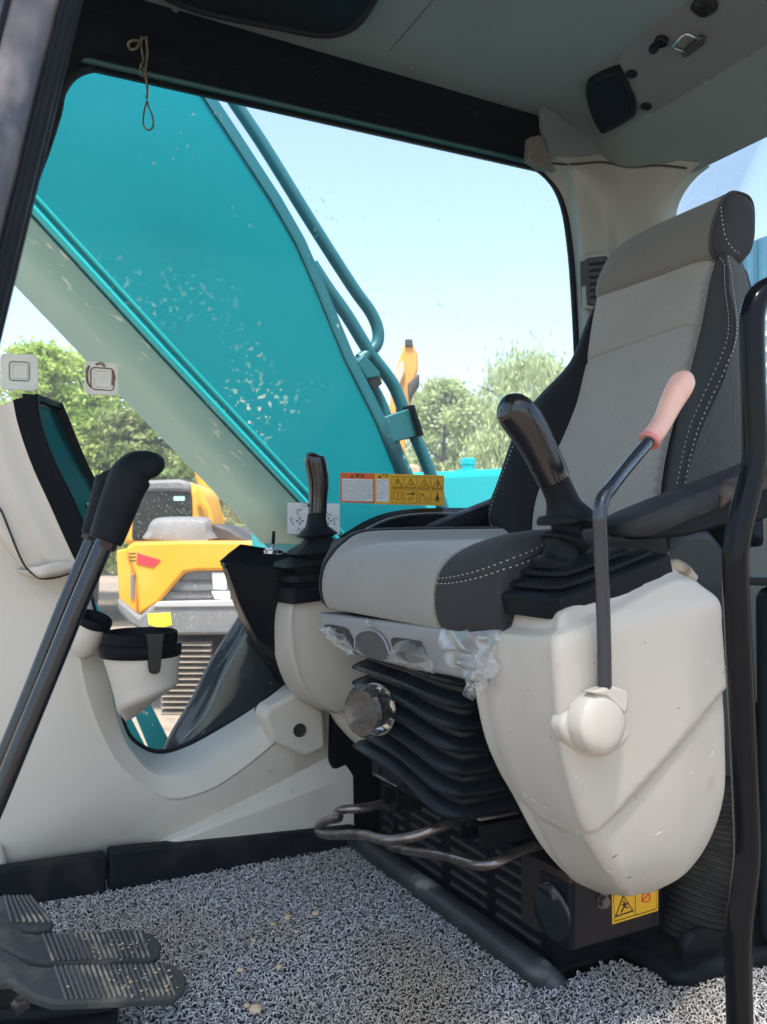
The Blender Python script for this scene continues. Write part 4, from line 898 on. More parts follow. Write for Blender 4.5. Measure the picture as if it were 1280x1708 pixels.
# slide rails (open C channels along X) and adjusting bars
def channel(px, py, X, L, s=.022):
    p = X_(px, py, X); mb = MB()
    for dy, dz, w_, h_ in ((-s, -.5 * s, .003, 1.3 * s), (s, -.5 * s, .003, 1.3 * s), (0, .12 * s, 2.4 * s, .003), (-s * .7, -1.15 * s, .6 * s, .003), (s * .7, -1.15 * s, .6 * s, .003)):
        mb.box((X + L / 2, p.y + dy, p.z + dz), (L, w_, h_))
    return mb.build('slide_rail', M['dark_metal'], se, bevel=.0008)
channel(650, 1316, .60, .34); channel(783, 1372, .60, .34)
mb = MB(); p = X_(650, 1308, .60); mb.box((p.x + .02, p.y, p.z + .008), (.06, .075, .004)); p = X_(783, 1362, .60); mb.box((p.x + .02, p.y, p.z + .008), (.06, .075, .004)); mb.build('rail_tab', M['worn_metal'], se, bevel=.001)
B1 = [(700, 1325, .66), (650, 1338, .62), (605, 1348, .57), (575, 1350, .545), (562, 1356, .535), (566, 1364, .53), (548, 1368, .525), (534, 1376, .52), (532, 1386, .52), (545, 1392, .52), (580, 1392, .52), (610, 1393, .52), (632, 1399, .52), (655, 1401, .525), (690, 1395, .545), (725, 1383, .57), (765, 1368, .61), (800, 1356, .65)]
MB().tube([X_(x, y, X) for x, y, X in B1], .0068, 12, 4).build('slide_bar', M['worn_metal'], se)
B2 = [(640, 1398, .60), (655, 1412, .60), (690, 1420, .60), (735, 1426, .60), (775, 1436, .60), (800, 1443, .60), (825, 1440, .61), (855, 1426, .64), (890, 1412, .68), (930, 1400, .74)]
MB().tube([X_(x, y, X) for x, y, X in B2], .0068, 12, 4).build('tilt_bar', M['worn_metal'], se)
MB().tube([X_(x, y, .64) for x, y in [(655, 1392), (660, 1375), (650, 1362), (655, 1352), (700, 1348)]], .0045, 8, 4).build('link_wire', M['dark_metal'], se)

# armrests
def armrest(name, lab, front, rear, Yc, hw, th, m, torn=False):
    a = Y_(*front, Yc); c = Y_(*rear, Yc); d = (c - a); L = d.length; d.normalize(); upv = Vector((-d.z, 0, d.x))
    t = thing(name, lab, 'armrest', tuple(a), 'padded armrests of the seat'); b = MB(); rows = []
    for s, sc in ((0, .35), (.006, .72), (.018, .95), (.05, 1), (L * .45, 1), (L * .62, .98), (L, .95)):
        ring = []
        for k in range(16):
            q = 2 * math.pi * k / 16; c_, s_ = math.cos(q), math.sin(q); m_ = (abs(c_) ** 5 + abs(s_) ** 5) ** (-1 / 5)
            yy_, zz_ = [(1, .15), (1, .55), (.86, .9), (.6, 1), (0, 1.03), (-.6, 1), (-.84, .86), (-1, .35), (-1.02, .1), (-.99, -.35), (-.9, -.8), (-.8, -.95), (0, -1), (.8, -.95), (.9, -.8), (1, -.3)][k]
            ring.append(a + d * s + Vector((0, 1, 0)) * yy_ * hw * sc + upv * zz_ * th * sc)
        rows.append(ring)
    b.grid(rows, 1, 2, True, True); b.build('pad', m, t, smooth=30, bevel=.0015)
    return t, a, d, upv, L
m_pad = mat('armrest_skin', (.016, .018, .021), .6, spec=.2, bump=.35, bscale=260, bdist=.0008, col2=(.03, .032, .034), nscale=25, rvar=.1)
t, a, d, upv, L = armrest('armrest', 'near black armrest with torn foam at its rear, over the pale console', (1030, 884), (1290, 778), .70, .036, .0140, m_pad)
r = random.Random(3); b = MB(); rows = []
for j in range(10):
    s = L * (.46 + .052 * j); rows.append([a + d * s + Vector((0, y_, 0)) + upv * (z_ + r.uniform(-.002, .002)) for y_, z_ in ((-.036, -.012 + r.uniform(-.002, .002)), (-.0385, -.003), (-.037, .006 + r.uniform(-.003, .003)), (-.028, .0138 + r.uniform(-.002, .001)))])
b.grid(rows, 3, 2); b.build('torn_foam', M['foam'], t, solid=.004)
MB().prism([a + d * x + upv * z + Vector((0, -.02, 0)) for x, z in ((.02, -.012), (L, -.010), (L, -.050), (L * .75, -.052), (L * .55, -.040), (.08, -.032), (.03, -.020))], (0, .045, 0)).build('arm_bracket', M['dark_metal'], t, bevel=.004)
t, a, d, upv, L = armrest('armrest', 'far black armrest rising beside the seat cushion under the window', (708, 893), (840, 838), 1.37, .028, .015, M['rubber'])
MB().prism([a + d * x + upv * z + Vector((0, -.02, 0)) for x, z in ((.02, -.012), (L, -.012), (L, -.08), (L * .6, -.06), (.06, -.026))], (0, .04, 0)).build('arm_bracket', M['dark_metal'], t, bevel=.004)
# hinge covers at the back of the cushion (near side)
hc = thing('hinge_cover', 'dark rounded seat hinge cover behind the near armrest', 'hinge cover', tuple(Y_(1170, 960, .84)))
slab('cover', [(1112, 1000), (1112, 915), (1130, 890), (1160, 880), (1190, 884), (1212, 910), (1220, 960), (1222, 1100), (1112, 1100)], .80, .08, M['grey_plastic'] if False else mat('hinge_plastic', (.018, .023, .027), .5), hc, bevel=.015, bseg=4)
slab('belt_bracket', [(1078, 905), (1100, 890), (1118, 905), (1125, 960), (1150, 990), (1100, 990)], .79, .03, M['worn_metal'], hc, bevel=.004)
MB().tube([Y_(*p, .785) for p in [(1106, 885), (1110, 910), (1100, 935), (1105, 955)]], .006, 8, 4).build('latch', M['rubber'], hc)
bk = MB().tube([Y_(*p, .765) for p in [(1100, 945), (1130, 945), (1158, 965)]], [.006, .010, .006], 9, 4); tag(bk.build('belt_webbing', mat('frayed_web', (.5, .44, .34), .9, bump=.8, bscale=200, col2=(.12, .09, .07), nscale=50)), 'frayed pale webbing bit caught behind the pale console', 'webbing')
# buckle by the far side
slab('belt_buckle', [(818, 892), (830, 886), (846, 896), (848, 908), (822, 908)], 1.25, .02, M['worn_metal'], se, bevel=.004)
# ============================================================= near console (pale shell, joystick, safety lever)
nc = thing('near_console', 'large pale console shell beside the seat with grey lever and hub', 'control console', (.68, .70, .25))
YN = .655
lv = [  # (left px, ridge px, right px, y left, y ridge, y right, near-face Y)
    (836, 938, 1140, 1006, 1020, 938, .668),
    (828, 936, 1142, 1018, 1030, 944, .662),
    (822, 934, 1180, 1040, 1052, 975, .657),
    (813, 934, 1212, 1062, 1078, 1003, .650),
    (809, 936, 1217, 1095, 1110, 1050, .648),
    (810, 940, 1222, 1140, 1160, 1120, .648),
    (817, 944, 1227, 1190, 1215, 1190, .650),
    (830, 952, 1229, 1245, 1270, 1250, .653),
    (850, 966, 1229, 1296, 1330, 1310, .657),
    (872, 984, 1222, 1338, 1385, 1352, .662),
    (900, 1006, 1206, 1395, 1425, 1396, .668),
    (926, 1026, 1182, 1436, 1458, 1436, .676),
    (960, 1042, 1150, 1470, 1482, 1468, .688),
    (1010, 1054, 1104, 1493, 1499, 1490, .705)]
rows = []
for l, rg, rt, yl, yr, yt, Yn in lv:
    A = Y_(l, yl, .80); R_ = Y_(rg, yr, Yn); Cc = Y_(rt, yt, Yn + .01)
    back = Vector((max(Cc.x, A.x + .05), .83, Cc.z)); bl_ = Vector((A.x + .03, .84, A.z))
    rd = .18
    rows.append([A, A.lerp(R_, .4), A.lerp(R_, .80), A.lerp(R_, .94) , R_.lerp(Cc, .05 + .03), R_.lerp(Cc, .22), R_.lerp(Cc, .55), R_.lerp(Cc, .88), Cc + Vector((.0, .012, 0)), Cc + Vector((.004, .06, 0)), back, bl_])
ns = MB(); ns.grid(rows, 10, 10, True, True)
SL = [(800, 1290), (874, 1342), (905, 1370), (945, 1388), (980, 1392), (1000, 1388), (1040, 1350), (1100, 1285), (1160, 1215), (1240, 1115)]
TL = [(780, 1052), (822, 1056), (880, 1062), (934, 1060), (975, 1046), (1040, 1016), (1090, 985), (1130, 968), (1260, 968)]
def yat(L_, x):
    for (x0, y0), (x1, y1) in zip(L_, L_[1:]):
        if x0 <= x <= x1: return y0 + (y1 - y0) * (x - x0) / (x1 - x0)
    return None
nv_ = []
for v_ in ns.v:
    x_, y_ = proj(v_); p_ = Vector(v_)
    if p_.y < .81:
        nf_ = Vector((1, 0, 0)).lerp(Vector((0, 1, 0)), min(1, max(0, (x_ - 905) / 60)))
        q_ = yat(SL, x_)
        if q_ is not None: p_ = p_ + nf_ * .0065 * min(1, max(0, (y_ - q_ + 3) / 6))
        q_ = yat(TL, x_)
        if q_ is not None: p_ = p_ + nf_ * .011 * min(1, max(0, (q_ - y_) / 12))
    nv_.append(tuple(p_))
ns.v = nv_
ns.build('shell', M['white_shell'], nc, smooth=180)
nb = ns.bvh()
# panel step line
P = onsurf(nb, [(874, 1342), (905, 1370), (945, 1388), (980, 1392), (1000, 1388), (1040, 1350), (1100, 1285), (1160, 1215), (1222, 1135)], 8, .0)

# hub for lever
hubn = Vector((.07, -1, .05)).normalized()
pb = hit(nb, 962, 1200, .0)
def HP(px, py, o=0): return PL(px, py, pb, hubn, o)
base = [(914, 1206), (924, 1182), (946, 1150), (978, 1138), (1008, 1148), (1026, 1178), (1028, 1222), (1000, 1252), (962, 1258), (926, 1234)]
MB().prism([Vector(q) for q in cr([HP(*p, -.02) for p in base], 4, True)], hubn * .021).build('hub_base', M['white_shell'], nc, bevel=.006, bseg=5)
hub = MB().lathe(HP(988, 1203, .004), hubn, [(.0305, -.004), (.0308, .0135), (.0300, .0155), (.0272, .0185), (.022, .0208), (.015, .0222), (.007, .023), (0, .0232)], 56).build('lever_hub', M['white_shell'], nc, smooth=24)
MB().prism([HP(*p, .008) for p in [(968, 1152), (1000, 1140), (1028, 1150), (1028, 1175), (1022, 1190), (990, 1160)]], hubn * .017).build('hub_collar', M['white_shell'], hub, bevel=.003)
lvp = [(1009, 1150, .030), (1008, 1080, .034), (1005, 980, .040), (1002, 900, .045), (1001, 862, .048), (1006, 832, .046), (1020, 812, .042), (1050, 774, .02), (1086, 732, .0)]
LP_ = [HP(x, y, o - .012) for x, y, o in lvp]
MB().tube(LP_, .0070, 16, 6).build('lever_rod', M['rod'], nc)
G = [HP(x, y, o) for x, y, o in [(1082, 737, -.012), (1086, 731, -.012), (1096, 718, -.013), (1108, 698, -.016), (1120, 672, -.018), (1131, 652, -.018), (1140, 636, -.018), (1145, 627, -.018)]]
lg = MB().tube(G, [.0108, .0112, .0112, .0114, .0132, .0146, .0140, .009], 18, 5).build('lever_grip', M['pink'], nc, smooth=80)
MB().tube([G[0], G[0].lerp(G[1], .9)], .0122, 18, 1).build('grip_collar', M['pink_dark'], lg, bevel=.001)

rs = random.Random(4); sc = MB()
for (x, y, dx, dy) in [(882, 1330, 14, 6), (872, 1322, 8, 8), (905, 1345, 10, 2), (1040, 1040, 6, 8), (1178, 1110, 5, -12), (1090, 1395, 16, -10), (1010, 1450, 12, 5), (848, 1212, 5, 5), (1150, 1290, 8, -3), (1120, 1430, 3, 3), (960, 1300, 5, -8), (1190, 1250, -4, 14)]:
    P = onsurf(nb, [(x, y), (x + dx * .5, y + dy * .5 + 1), (x + dx, y + dy)], 5, -.0002)
    if len(P) > 2: sc.tube(P, [.0001 + .0006 * math.sin(math.pi * k / (len(P) - 1)) for k in range(len(P))], 5, 1)
tag(sc.build('scuff_marks', mat('scuff', (.58, .555, .50), .8), nc), kind='stuff')
dk = MB()
for (x, y, dx, dy) in [(1018, 1432, 14, -7), (1060, 1330, 3, 3), (1075, 1070, 2, 3), (918, 1228, 2, 4), (1206, 1120, 2, 3), (990, 1105, 3, 1), (880, 1150, 2, 2), (1130, 1180, 4, 2), (1045, 1465, 10, -3)]:
    P = onsurf(nb, [(x, y), (x + dx * .5, y + dy * .5), (x + dx, y + dy)], 5, -.0002)
    if len(P) > 2: dk.tube(P, [.0001 + .0006 * math.sin(math.pi * k / (len(P) - 1)) for k in range(len(P))], 5, 1)
tag(dk.build('dirt_marks', M['foam'], nc), kind='stuff')
# rubber boot stack: rounded-rectangular rings parallel to sloping console top
c_fl, c_fr, c_rr = Y_(838, 1004, .80), Y_(936, 1018, .67), Y_(1136, 936, .675)
ex = (c_rr - c_fr); ex.normalize(); upn = Vector((-ex.z, 0, ex.x)); ey = Vector((0, 1, 0))
ctr0 = c_fr.lerp(c_rr, .5); ctr0.y = .738
hx = (c_rr - c_fr).length / 2; hy = .062
def rr(c, ax, ay, h, k=4, n=28, tilt=0):
    o = []
    for i in range(n):
        q = 2 * math.pi * (i + .5) / n; c_, s_ = math.cos(q), math.sin(q); m_ = (abs(c_) ** k + abs(s_) ** k) ** (-1 / k)
        o.append(c + ex * c_ * m_ * ax + ey * s_ * m_ * ay + upn * h)
    return o
st_ = Y_(938, 905, .735)            # where the stick leaves the boot
sh_ = (st_ - ctr0).dot(ex)
def cc(f): return ctr0 + ex * sh_ * f
R = [rr(cc(0), hx, hy, -.012, 9), rr(cc(0), hx, hy, .009, 9), rr(cc(0), hx - .006, hy - .005, .012, 8), rr(cc(.1), hx - .03, hy - .012, .012, 7), rr(cc(.1), hx - .03, hy - .012, .015, 7),
     rr(cc(.14), hx - .016, hy - .006, .0155, 8), rr(cc(.14), hx - .018, hy - .007, .020, 8), rr(cc(.25), hx - .04, hy - .02, .0215, 6), rr(cc(.3), hx - .052, hy - .026, .0215, 6), rr(cc(.3), hx - .052, hy - .026, .0235, 6),
     rr(cc(.4), hx - .038, hy - .016, .0245, 8), rr(cc(.4), hx - .040, hy - .017, .0285, 8), rr(cc(.7), hx - .062, hy - .032, .031, 5), rr(cc(.92), .022, .022, .033, 3), rr(cc(1.0), .017, .018, .037, 2.6)]
bt = MB(); bt.grid(R, 1, 1, True, True); bt.build('boot_base', M['rubber'], nc, smooth=28, bevel=.0012)
# joystick
Yj = .735
js = [(928, 968), (932, 950), (938, 925), (945, 896), (945, 880), (946, 862), (944, 848), (936, 826), (925, 800), (917, 782), (900, 748), (882, 715), (866, 692), (852, 678), (845, 671)]
jt = thing('joystick', 'near black joystick with glossy slanted grip above the pale console', 'joystick', tuple(Y_(930, 960, Yj)), 'control joysticks on the consoles')
jb = MB()
ax_ = [(926, 975, .014), (927, 966, .0165), (930, 958, .022), (931, 952, .030), (933, 947, .030), (936, 932, .022), (938, 915, .019), (940, 910, .024), (942, 902, .028), (944, 894, .020), (945, 885, .017), (946, 877, .020), (947, 871, .033), (947, 868, .034), (945, 858, .027), (941, 845, .0205), (936, 828, .0175), (926, 805, .0168), (921, 794, .0168)]
jb.tube([Y_(x, y, Yj) for x, y, r_ in ax_], [r_ for *_, r_ in ax_], 20, 2); jb.build('boot', M['rubber'], jt, smooth=45)
gp = [(924, 800), (919, 789), (908, 766), (896, 742), (884, 720), (872, 702), (860, 688), (850, 680), (843, 675), (839, 673)]
jg = MB(); jg.tube([Y_(x, y, Yj - .001) for x, y in gp], [.0185, .0190, .0195, .0200, .0212, .0218, .0210, .0185, .0135, .006], 22, 5); g1 = jg.build('grip', M['grip_gloss'], jt, smooth=80)
ph = hit(jg.bvh(), 890, 786, -.001); ph = ph or Y_(890, 786, Yj - .02)
MB().lathe(ph, (-.6, -.8, .1), [(.0042, 0), (.0042, .001), (.0028, .0012), (.0026, 0), (0, 0)], 14).build('screw', M['ink'], g1)

# ============================================================= far console
fc = thing('far_console', 'narrow pale console shell between black switch panel and seat', 'control console', (.56, 1.40, .2))
rows = []
lvf = [(466, 560, 992, 1000), (462, 560, 1002, 1008), (458, 560, 1022, 1030), (457, 562, 1050, 1060), (460, 566, 1082, 1095), (468, 575, 1115, 1130), (482, 590, 1145, 1160), (505, 600, 1170, 1180), (540, 606, 1186, 1190)]
for l, r_, yl, yr in lvf:
    A = Y_(l, yl, 1.44); R_ = Y_(l + 26, yl + 4, 1.37); Cc = Y_(r_ + 20, yr - 10, 1.34)
    rows.append([A + Vector((.05, .05, 0)), A + Vector((.004, .012, 0)), A, A.lerp(R_, .5), R_, R_.lerp(Cc, .12), R_.lerp(Cc, .5), Cc, Cc + Vector((.08, .0, 0)), Cc + Vector((.09, .1, 0))])
fs = MB(); fs.grid(rows, 3, 4, True, True); fs.build('shell', M['white_shell'], fc, smooth=60)
rows = []
for l, r_, yl, yr in [(470, 570, 1120, 1130), (500, 590, 1165, 1165), (545, 605, 1185, 1190), (560, 612, 1205, 1215), (580, 620, 1228, 1236), (600, 624, 1246, 1250)]:
    A = Y_(l, yl, 1.46); Cc = Y_(r_ + 30, yr, 1.38); rows.append([A, A.lerp(Cc, .3) + Vector((0, -.02, 0)), A.lerp(Cc, .8) + Vector((0, -.01, 0)), Cc, Cc + Vector((.02, .08, 0))])
b = MB(); b.grid(rows, 3, 3, True, True); b.build('lower_shell', M['beige'], fc, smooth=60)
ctr1 = Y_(522, 985, 1.40)
ex = Vector((1, 0, .10)).normalized(); upn = Vector((-ex.z, 0, ex.x))
hx, hy = .085, .055; ctr1 = Vector((.53 + .085, 1.40, Y_(480, 985, 1.44).z)); st_ = Y_(528, 900, 1.39); sh_ = (st_ - ctr1).dot(ex)
def cc(f): return ctr1 + ex * sh_ * f
R = [rr(cc(0), hx, hy, -.01, 8), rr(cc(0), hx, hy, .012, 8), rr(cc(0), hx - .006, hy - .005, .016, 8), rr(cc(.1), hx - .025, hy - .012, .018, 6), rr(cc(.1), hx - .025, hy - .012, .022, 6),
     rr(cc(.14), hx - .010, hy - .004, .026, 8), rr(cc(.14), hx - .014, hy - .006, .036, 8), rr(cc(.3), hx - .03, hy - .02, .042, 6), rr(cc(.3), hx - .03, hy - .02, .050, 6),
     rr(cc(.3), hx - .004, hy - .004, .052, 8), rr(cc(.3), hx - .008, hy - .008, .060, 8), rr(cc(.6), hx - .045, hy - .028, .068, 5), rr(cc(.6), hx - .045, hy - .028, .074, 5)]
b = MB(); b.grid(R, 1, 1, True, True); b.build('boot_base', M['rubber'], fc, smooth=28, bevel=.0012)
jt = thing('joystick', 'far black joystick standing in front of the white sticker on the window', 'joystick', tuple(Y_(530, 925, 1.39)), 'control joysticks on the consoles')
Yj = 1.39
R2_ = []
exs, hys = ex, 0
def flat(px, py, ax, ay, k=5):
    c = Y_(px, py, Yj); return [c + ex * (math.cos(q) * m_ * ax) + ey * (math.sin(q) * m_ * ay) for q in [2 * math.pi * (i + .5) / 24 for i in range(24)] for m_ in [(abs(math.cos(q)) ** k + abs(math.sin(q)) ** k) ** (-1 / k)]]
b = MB(); b.grid([flat(536, 935, .03, .03), flat(536, 925, .046, .042), flat(536, 919, .058, .046), flat(537, 913, .054, .043), flat(532, 903, .028, .027), flat(530, 897, .022, .021), flat(529, 892, .034, .030), flat(529, 887, .030, .027, 3), flat(528, 878, .019, .019, 3), flat(528, 866, .0165, .017, 2.4), flat(529, 855, .0165, .017, 2.2)], 1, 1, True, True)
b.build('boot', M['rubber'], jt, smooth=35, bevel=.001)
b = MB(); gp = [(529, 868), (530, 850), (531, 830), (532, 812), (531, 795), (528, 778), (526, 768), (525, 761), (526, 757)]
b.tube([Y_(x, y, Yj) for x, y in gp], [.0165, .0167, .0170, .0182, .0192, .0196, .0192, .0168, .008], 20, 5); gg = b.build('grip', M['grip_gloss'], jt, smooth=80)
MB().lathe(hit(b.bvh(), 516, 843, -.001) or Y_(516, 843, Yj - .02), (-.6, -.8, 0), [(.004, 0), (.004, .001), (.0026, .0012), (.0025, 0), (0, 0)], 12).build('screw', M['ink'], gg)

# black switch panel with the ignition key
sp_ = thing('switch_panel', 'black angular switch panel with ignition key beside far console', 'switch panel', (.5, 1.47, .3))
fr_ = [(368, 941), (380, 972), (392, 1005), (412, 1045), (438, 1088), (462, 1118), (486, 1140)]
bk_ = [(368, 938), (378, 968), (388, 1002), (404, 1040), (426, 1082), (446, 1110), (462, 1140)]
rt_ = [(478, 942), (474, 972), (468, 1005), (466, 1045), (470, 1088), (480, 1118), (500, 1140)]
rows = []
for a, f_, r_ in zip(bk_, fr_, rt_):
    A = Y_(*a, YG - .005); Fm = Y_(f_[0] + 4, f_[1], 1.47); Rr = Y_(*r_, 1.43); rows.append([A + Vector((.02, .002, 0)), A, A.lerp(Fm, .8), Fm.lerp(Rr, .04), Fm.lerp(Rr, .5), Rr, Rr + Vector((.06, .0, 0))])
b = MB(); b.grid(rows, 1, 4); b.build('front_face', M['black'], sp_, smooth=30, solid=.003)
T0 = [Y_(*p, Y) for p, Y in [((368, 938), YG - .006), ((402, 910), YG - .006), ((470, 921), YG - .006), ((560, 930), YG - .006), ((560, 945), 1.42), ((478, 942), 1.43), ((376, 943), 1.47)]]
MB().prism(T0, (0, 0, -.006)).build('top_face', M['matte'], sp_, bevel=.002, bseg=3)
MB().tube([T0[0], T0[0].lerp(T0[1], .5) + Vector((0, 0, .001)), T0[1], T0[2]], .003, 8, 1).build('edge_bead', M['black_gloss'], sp_)
MB().tube([Y_(*p, 1.466) for p in [(390, 957), (385, 965), (392, 973), (410, 974), (428, 970), (432, 962), (425, 955), (405, 954)]], .0008, 5, 5, closed=True).build('blank_outline', M['rubber'], sp_)
ky = thing('ignition_key', 'ignition key standing in its silver switch on the black panel', 'key', tuple(Y_(455, 918, 1.47)))
MB().lathe(Y_(452, 920, 1.48), (0, 0, 1), [(.014, -.004), (.014, .002), (.010, .004), (.009, .007), (0, .007)], 20).build('lock_barrel', M['steel'], ky)
MB().tube([Y_(454, 917, 1.48), Y_(456, 906, 1.48)], .0018, 6, 1).build('blade', M['steel'], ky)
MB().tube([Y_(455, 908, 1.48), Y_(456, 904, 1.48), Y_(457, 886, 1.48)], [.002, .0035, .003], 8, 3).build('key_head', M['black'], ky)
MB().tube([Y_(x, y, 1.465) for x, y in [(458, 917), (468, 918), (474, 922), (466, 925), (456, 923)]], .0012, 6, 4, closed=True).build('key_ring', M['steel'], ky)

# black trim behind the seat along the window foot
ss = thing('window_shelf', 'black arched shelf trim below the side window behind seat', 'shelf trim', tuple(Y_(700, 900, 1.5)))
ao = [(545, 925), (565, 898), (590, 880), (620, 864), (655, 853), (700, 848), (760, 847), (820, 848), (900, 850), (985, 852)]
ai = [(555, 930), (580, 902), (602, 887), (630, 872), (662, 861), (702, 856), (762, 855), (822, 856), (900, 858), (985, 860)]
al = [(600, 1000), (620, 960), (640, 930), (660, 910), (680, 900), (720, 895), (770, 892), (825, 892), (900, 892), (985, 895)]
m = MB(); m.grid([row(ao, YG - .012), row(ai, YG - .03), row([(x + 2, y + 3) for x, y in ai], YG - .045), row(al, YG - .05)], 5); m.build('trim', M['black'], ss, smooth=25, solid=.004)
MB().tube([Vector(p) for p in row([(a[0], a[1] + 1) for a in ai], YG - .034)], .002, 6, 5).build('bead', M['grey_plastic'], ss)
m = MB(); m.grid([row([(600, 905), (640, 887), (690, 877), (740, 877), (790, 880)], YG - .055), row([(600, 912), (640, 893), (690, 883), (740, 882), (790, 884)], YG - .07), row([(600, 960), (640, 950), (690, 945), (740, 940), (790, 940)], YG - .09)], 5); m.build('inner_step', M['dark_metal'], ss, smooth=25, solid=.004)
MB().box((1.21, 1.50, .30), (1.1, .06, .62)).build('lower_wall', M['black'], ss, bevel=.01)
# ============================================================= front console and monitor
fn = thing('front_console', 'beige front console column below the monitor', 'console', (.1, 1.4, 0))
colm = [(-160, 940), (40, 945), (110, 958), (140, 962), (150, 1000), (163, 1050), (150, 1100), (130, 1150), (120, 1250), (-160, 1300)]
mo = thing('monitor', 'black-framed display monitor in a beige hood facing the seat', 'monitor', tuple(Y_(60, 950, 1.40)))
YMn, YMf = 1.34, 1.485
# bezel side loop: outer (left/back) edge and inner (screen) edge, near side
be_o = [(20, 668), (26, 700), (38, 740), (55, 785), (78, 835), (100, 885), (118, 925), (128, 943)]
be_i = [(63, 657), (66, 690), (76, 730), (92, 770), (112, 812), (134, 858), (152, 900), (150, 925)]
fa_i = [(103, 672), (115, 700), (129, 735), (144, 770), (160, 803), (177, 843), (194, 888), (194, 915)]
nr_o = [Y_(*p, YMn) for p in be_o]; nr_i = [Y_(*p, YMn) for p in be_i]; fr_i = [Y_(*p, YMf) for p in fa_i]; fr_o = [p + Vector((-(a - b).length, 0, 0)) for p, a, b in zip(fr_i, nr_i, nr_o)]
b = MB(); b.grid([nr_o, [p.lerp(q, .04) - Vector((0, .003, 0)) for p, q in zip(nr_o, nr_i)], [p.lerp(q, .96) - Vector((0, .003, 0)) for p, q in zip(nr_o, nr_i)], nr_i, [p + Vector((0, .006, 0)) for p in nr_i], [p + Vector((-.018, .008, 0)) for p in nr_i]], 1, 1)
b2 = MB()
rows = list(zip([p for p in nr_o], [p.lerp(q, .05) - Vector((0, .004, 0)) for p, q in zip(nr_o, nr_i)], [p.lerp(q, .95) - Vector((0, .004, 0)) for p, q in zip(nr_o, nr_i)], nr_i, [p + Vector((.001, .008, 0)) for p in nr_i], [p + Vector((-.020, .010, 0)) for p in nr_i]))
b2.grid(rows, 1, 3)
rows = list(zip([p + Vector((-.02, -.003, 0)) for p in fr_i], [p + Vector((.001, -.003, 0)) for p in fr_i], fr_i, fr_o)); b2.grid(rows, 1, 3)
b2.add([nr_o[0], nr_i[0], fr_i[0], fr_o[0]], [(0, 1, 2, 3)])
b2.add([nr_i[0] - Vector((.03, 0, .0)), nr_i[0], fr_i[0], fr_i[0] - Vector((.03, 0, .0)), nr_i[0] - Vector((.03, 0, .012)), nr_i[0] - Vector((-.002, 0, .010)), fr_i[0] - Vector((-.002, 0, .010)), fr_i[0] - Vector((.03, 0, .012))], [(4, 5, 6, 7), (1, 2, 6, 5)])
b2.add([nr_o[-1], nr_i[-1], fr_i[-1], fr_o[-1]], [(0, 1, 2, 3)])
b2.build('bezel', M['black'], mo, smooth=30, solid=.003, bevel=.0015)
MB().tube([p - Vector((0, .004, 0)) for p in [a.lerp(c_, .62) for a, c_ in zip(nr_o, nr_i)][2:7]], .0009, 5, 5).build('bezel_seam', M['rubber'], mo)
MB().tube([p + Vector((0, -.001, 0)) for p in nr_i[:7]], .0014, 6, 5).build('bezel_bead', M['black_gloss'], mo)
s1 = [p + Vector((-.020 + .012 * k / 7, .009, 0)) for k, p in enumerate(nr_i)]; s2 = [p + Vector((-.018 + .014 * k / 7, -.003, 0)) for k, p in enumerate(fr_i)]
s1[0] += Vector((.01, 0, -.012)); s2[0] += Vector((.01, 0, -.012))
scr = MB(); scr.grid(list(zip(s1, s2)), 1, 3); sc_ = scr.build('screen', M['screen'], mo, smooth=60)
scb = scr.bvh()
b = MB()
q4 = [hit(scb, x, y, .0015) or Y_(x, y, 1.4) for x, y in [(143, 839), (163, 840), (160, 862), (152, 862)]]
b.face(q4); kk = b.build('display_strip', mat('display_pale', (.40, .48, .45), .5), sc_, smooth=0)
for pts in ([(148, 846), (154, 846), (155, 851), (150, 852)], [(157, 845), (158, 856)], [(157, 845), (162, 852)], [(161, 845), (161, 852)]):
    h_ = [hit(scb, x, y, .0025) for x, y in pts]; h_ = [h for h in h_ if h]
    if len(h_) > 1: MB().tube(h_, .001, 5, 1).build('glyph', M['ink'], kk)
# hood (beige) behind the bezel
rings = []
for k, (px, pw) in enumerate(zip(be_o, be_i)):
    pass
hoodL = [(-70, 720), (-60, 745), (-50, 780), (-35, 820), (-15, 865), (10, 905), (35, 937), (48, 950)]
rows = []
for a, l in zip(be_o, hoodL):
    A = Y_(a[0] + 3, a[1], YMn + .004); L_ = Y_(*l, YMn + .02)
    rows.append([A + Vector((0, .13, 0)), A, A.lerp(L_, .12) + Vector((0, -.006, 0)), A.lerp(L_, .45) + Vector((0, -.010, 0)), A.lerp(L_, .62) + Vector((0, .0, 0)), A.lerp(L_, .9) + Vector((0, .0, 0)), L_ + Vector((0, .02, 0)), L_ + Vector((0, .14, 0))])
b = MB(); b.grid(rows, 3, 3, False)
ho = b.build('hood', M['beige'], mo, smooth=60)
cap = MB(); top_ = [Y_(22, 668, YMn + .002), Y_(0, 677, YMn + .002), Y_(-70, 715, YMn + .02)]
cap.grid([top_, [p + Vector((0, .06, .002)) for p in top_], [p + Vector((0, .14, -.002)) for p in top_]], 3, 3); cap.build('hood_top', M['beige'], mo, solid=.004)
bot = [Y_(131, 944, YMn + .001), Y_(118, 952, YMn + .0), Y_(90, 960, YMn), Y_(68, 962, YMn), Y_(48, 951, YMn + .016)]
up1 = [Y_(128, 936, YMn), Y_(112, 935, YMn - .006), Y_(88, 938, YMn - .008), Y_(66, 944, YMn - .002), Y_(44, 946, YMn + .018)]
cap = MB(); cap.grid([up1, bot, [p + Vector((-.005, .06, -.004)) for p in bot], [p + Vector((-.01, .15, -.004)) for p in bot]], 4, 4); cap.build('hood_bottom', M['beige'], mo, smooth=60, solid=.002)
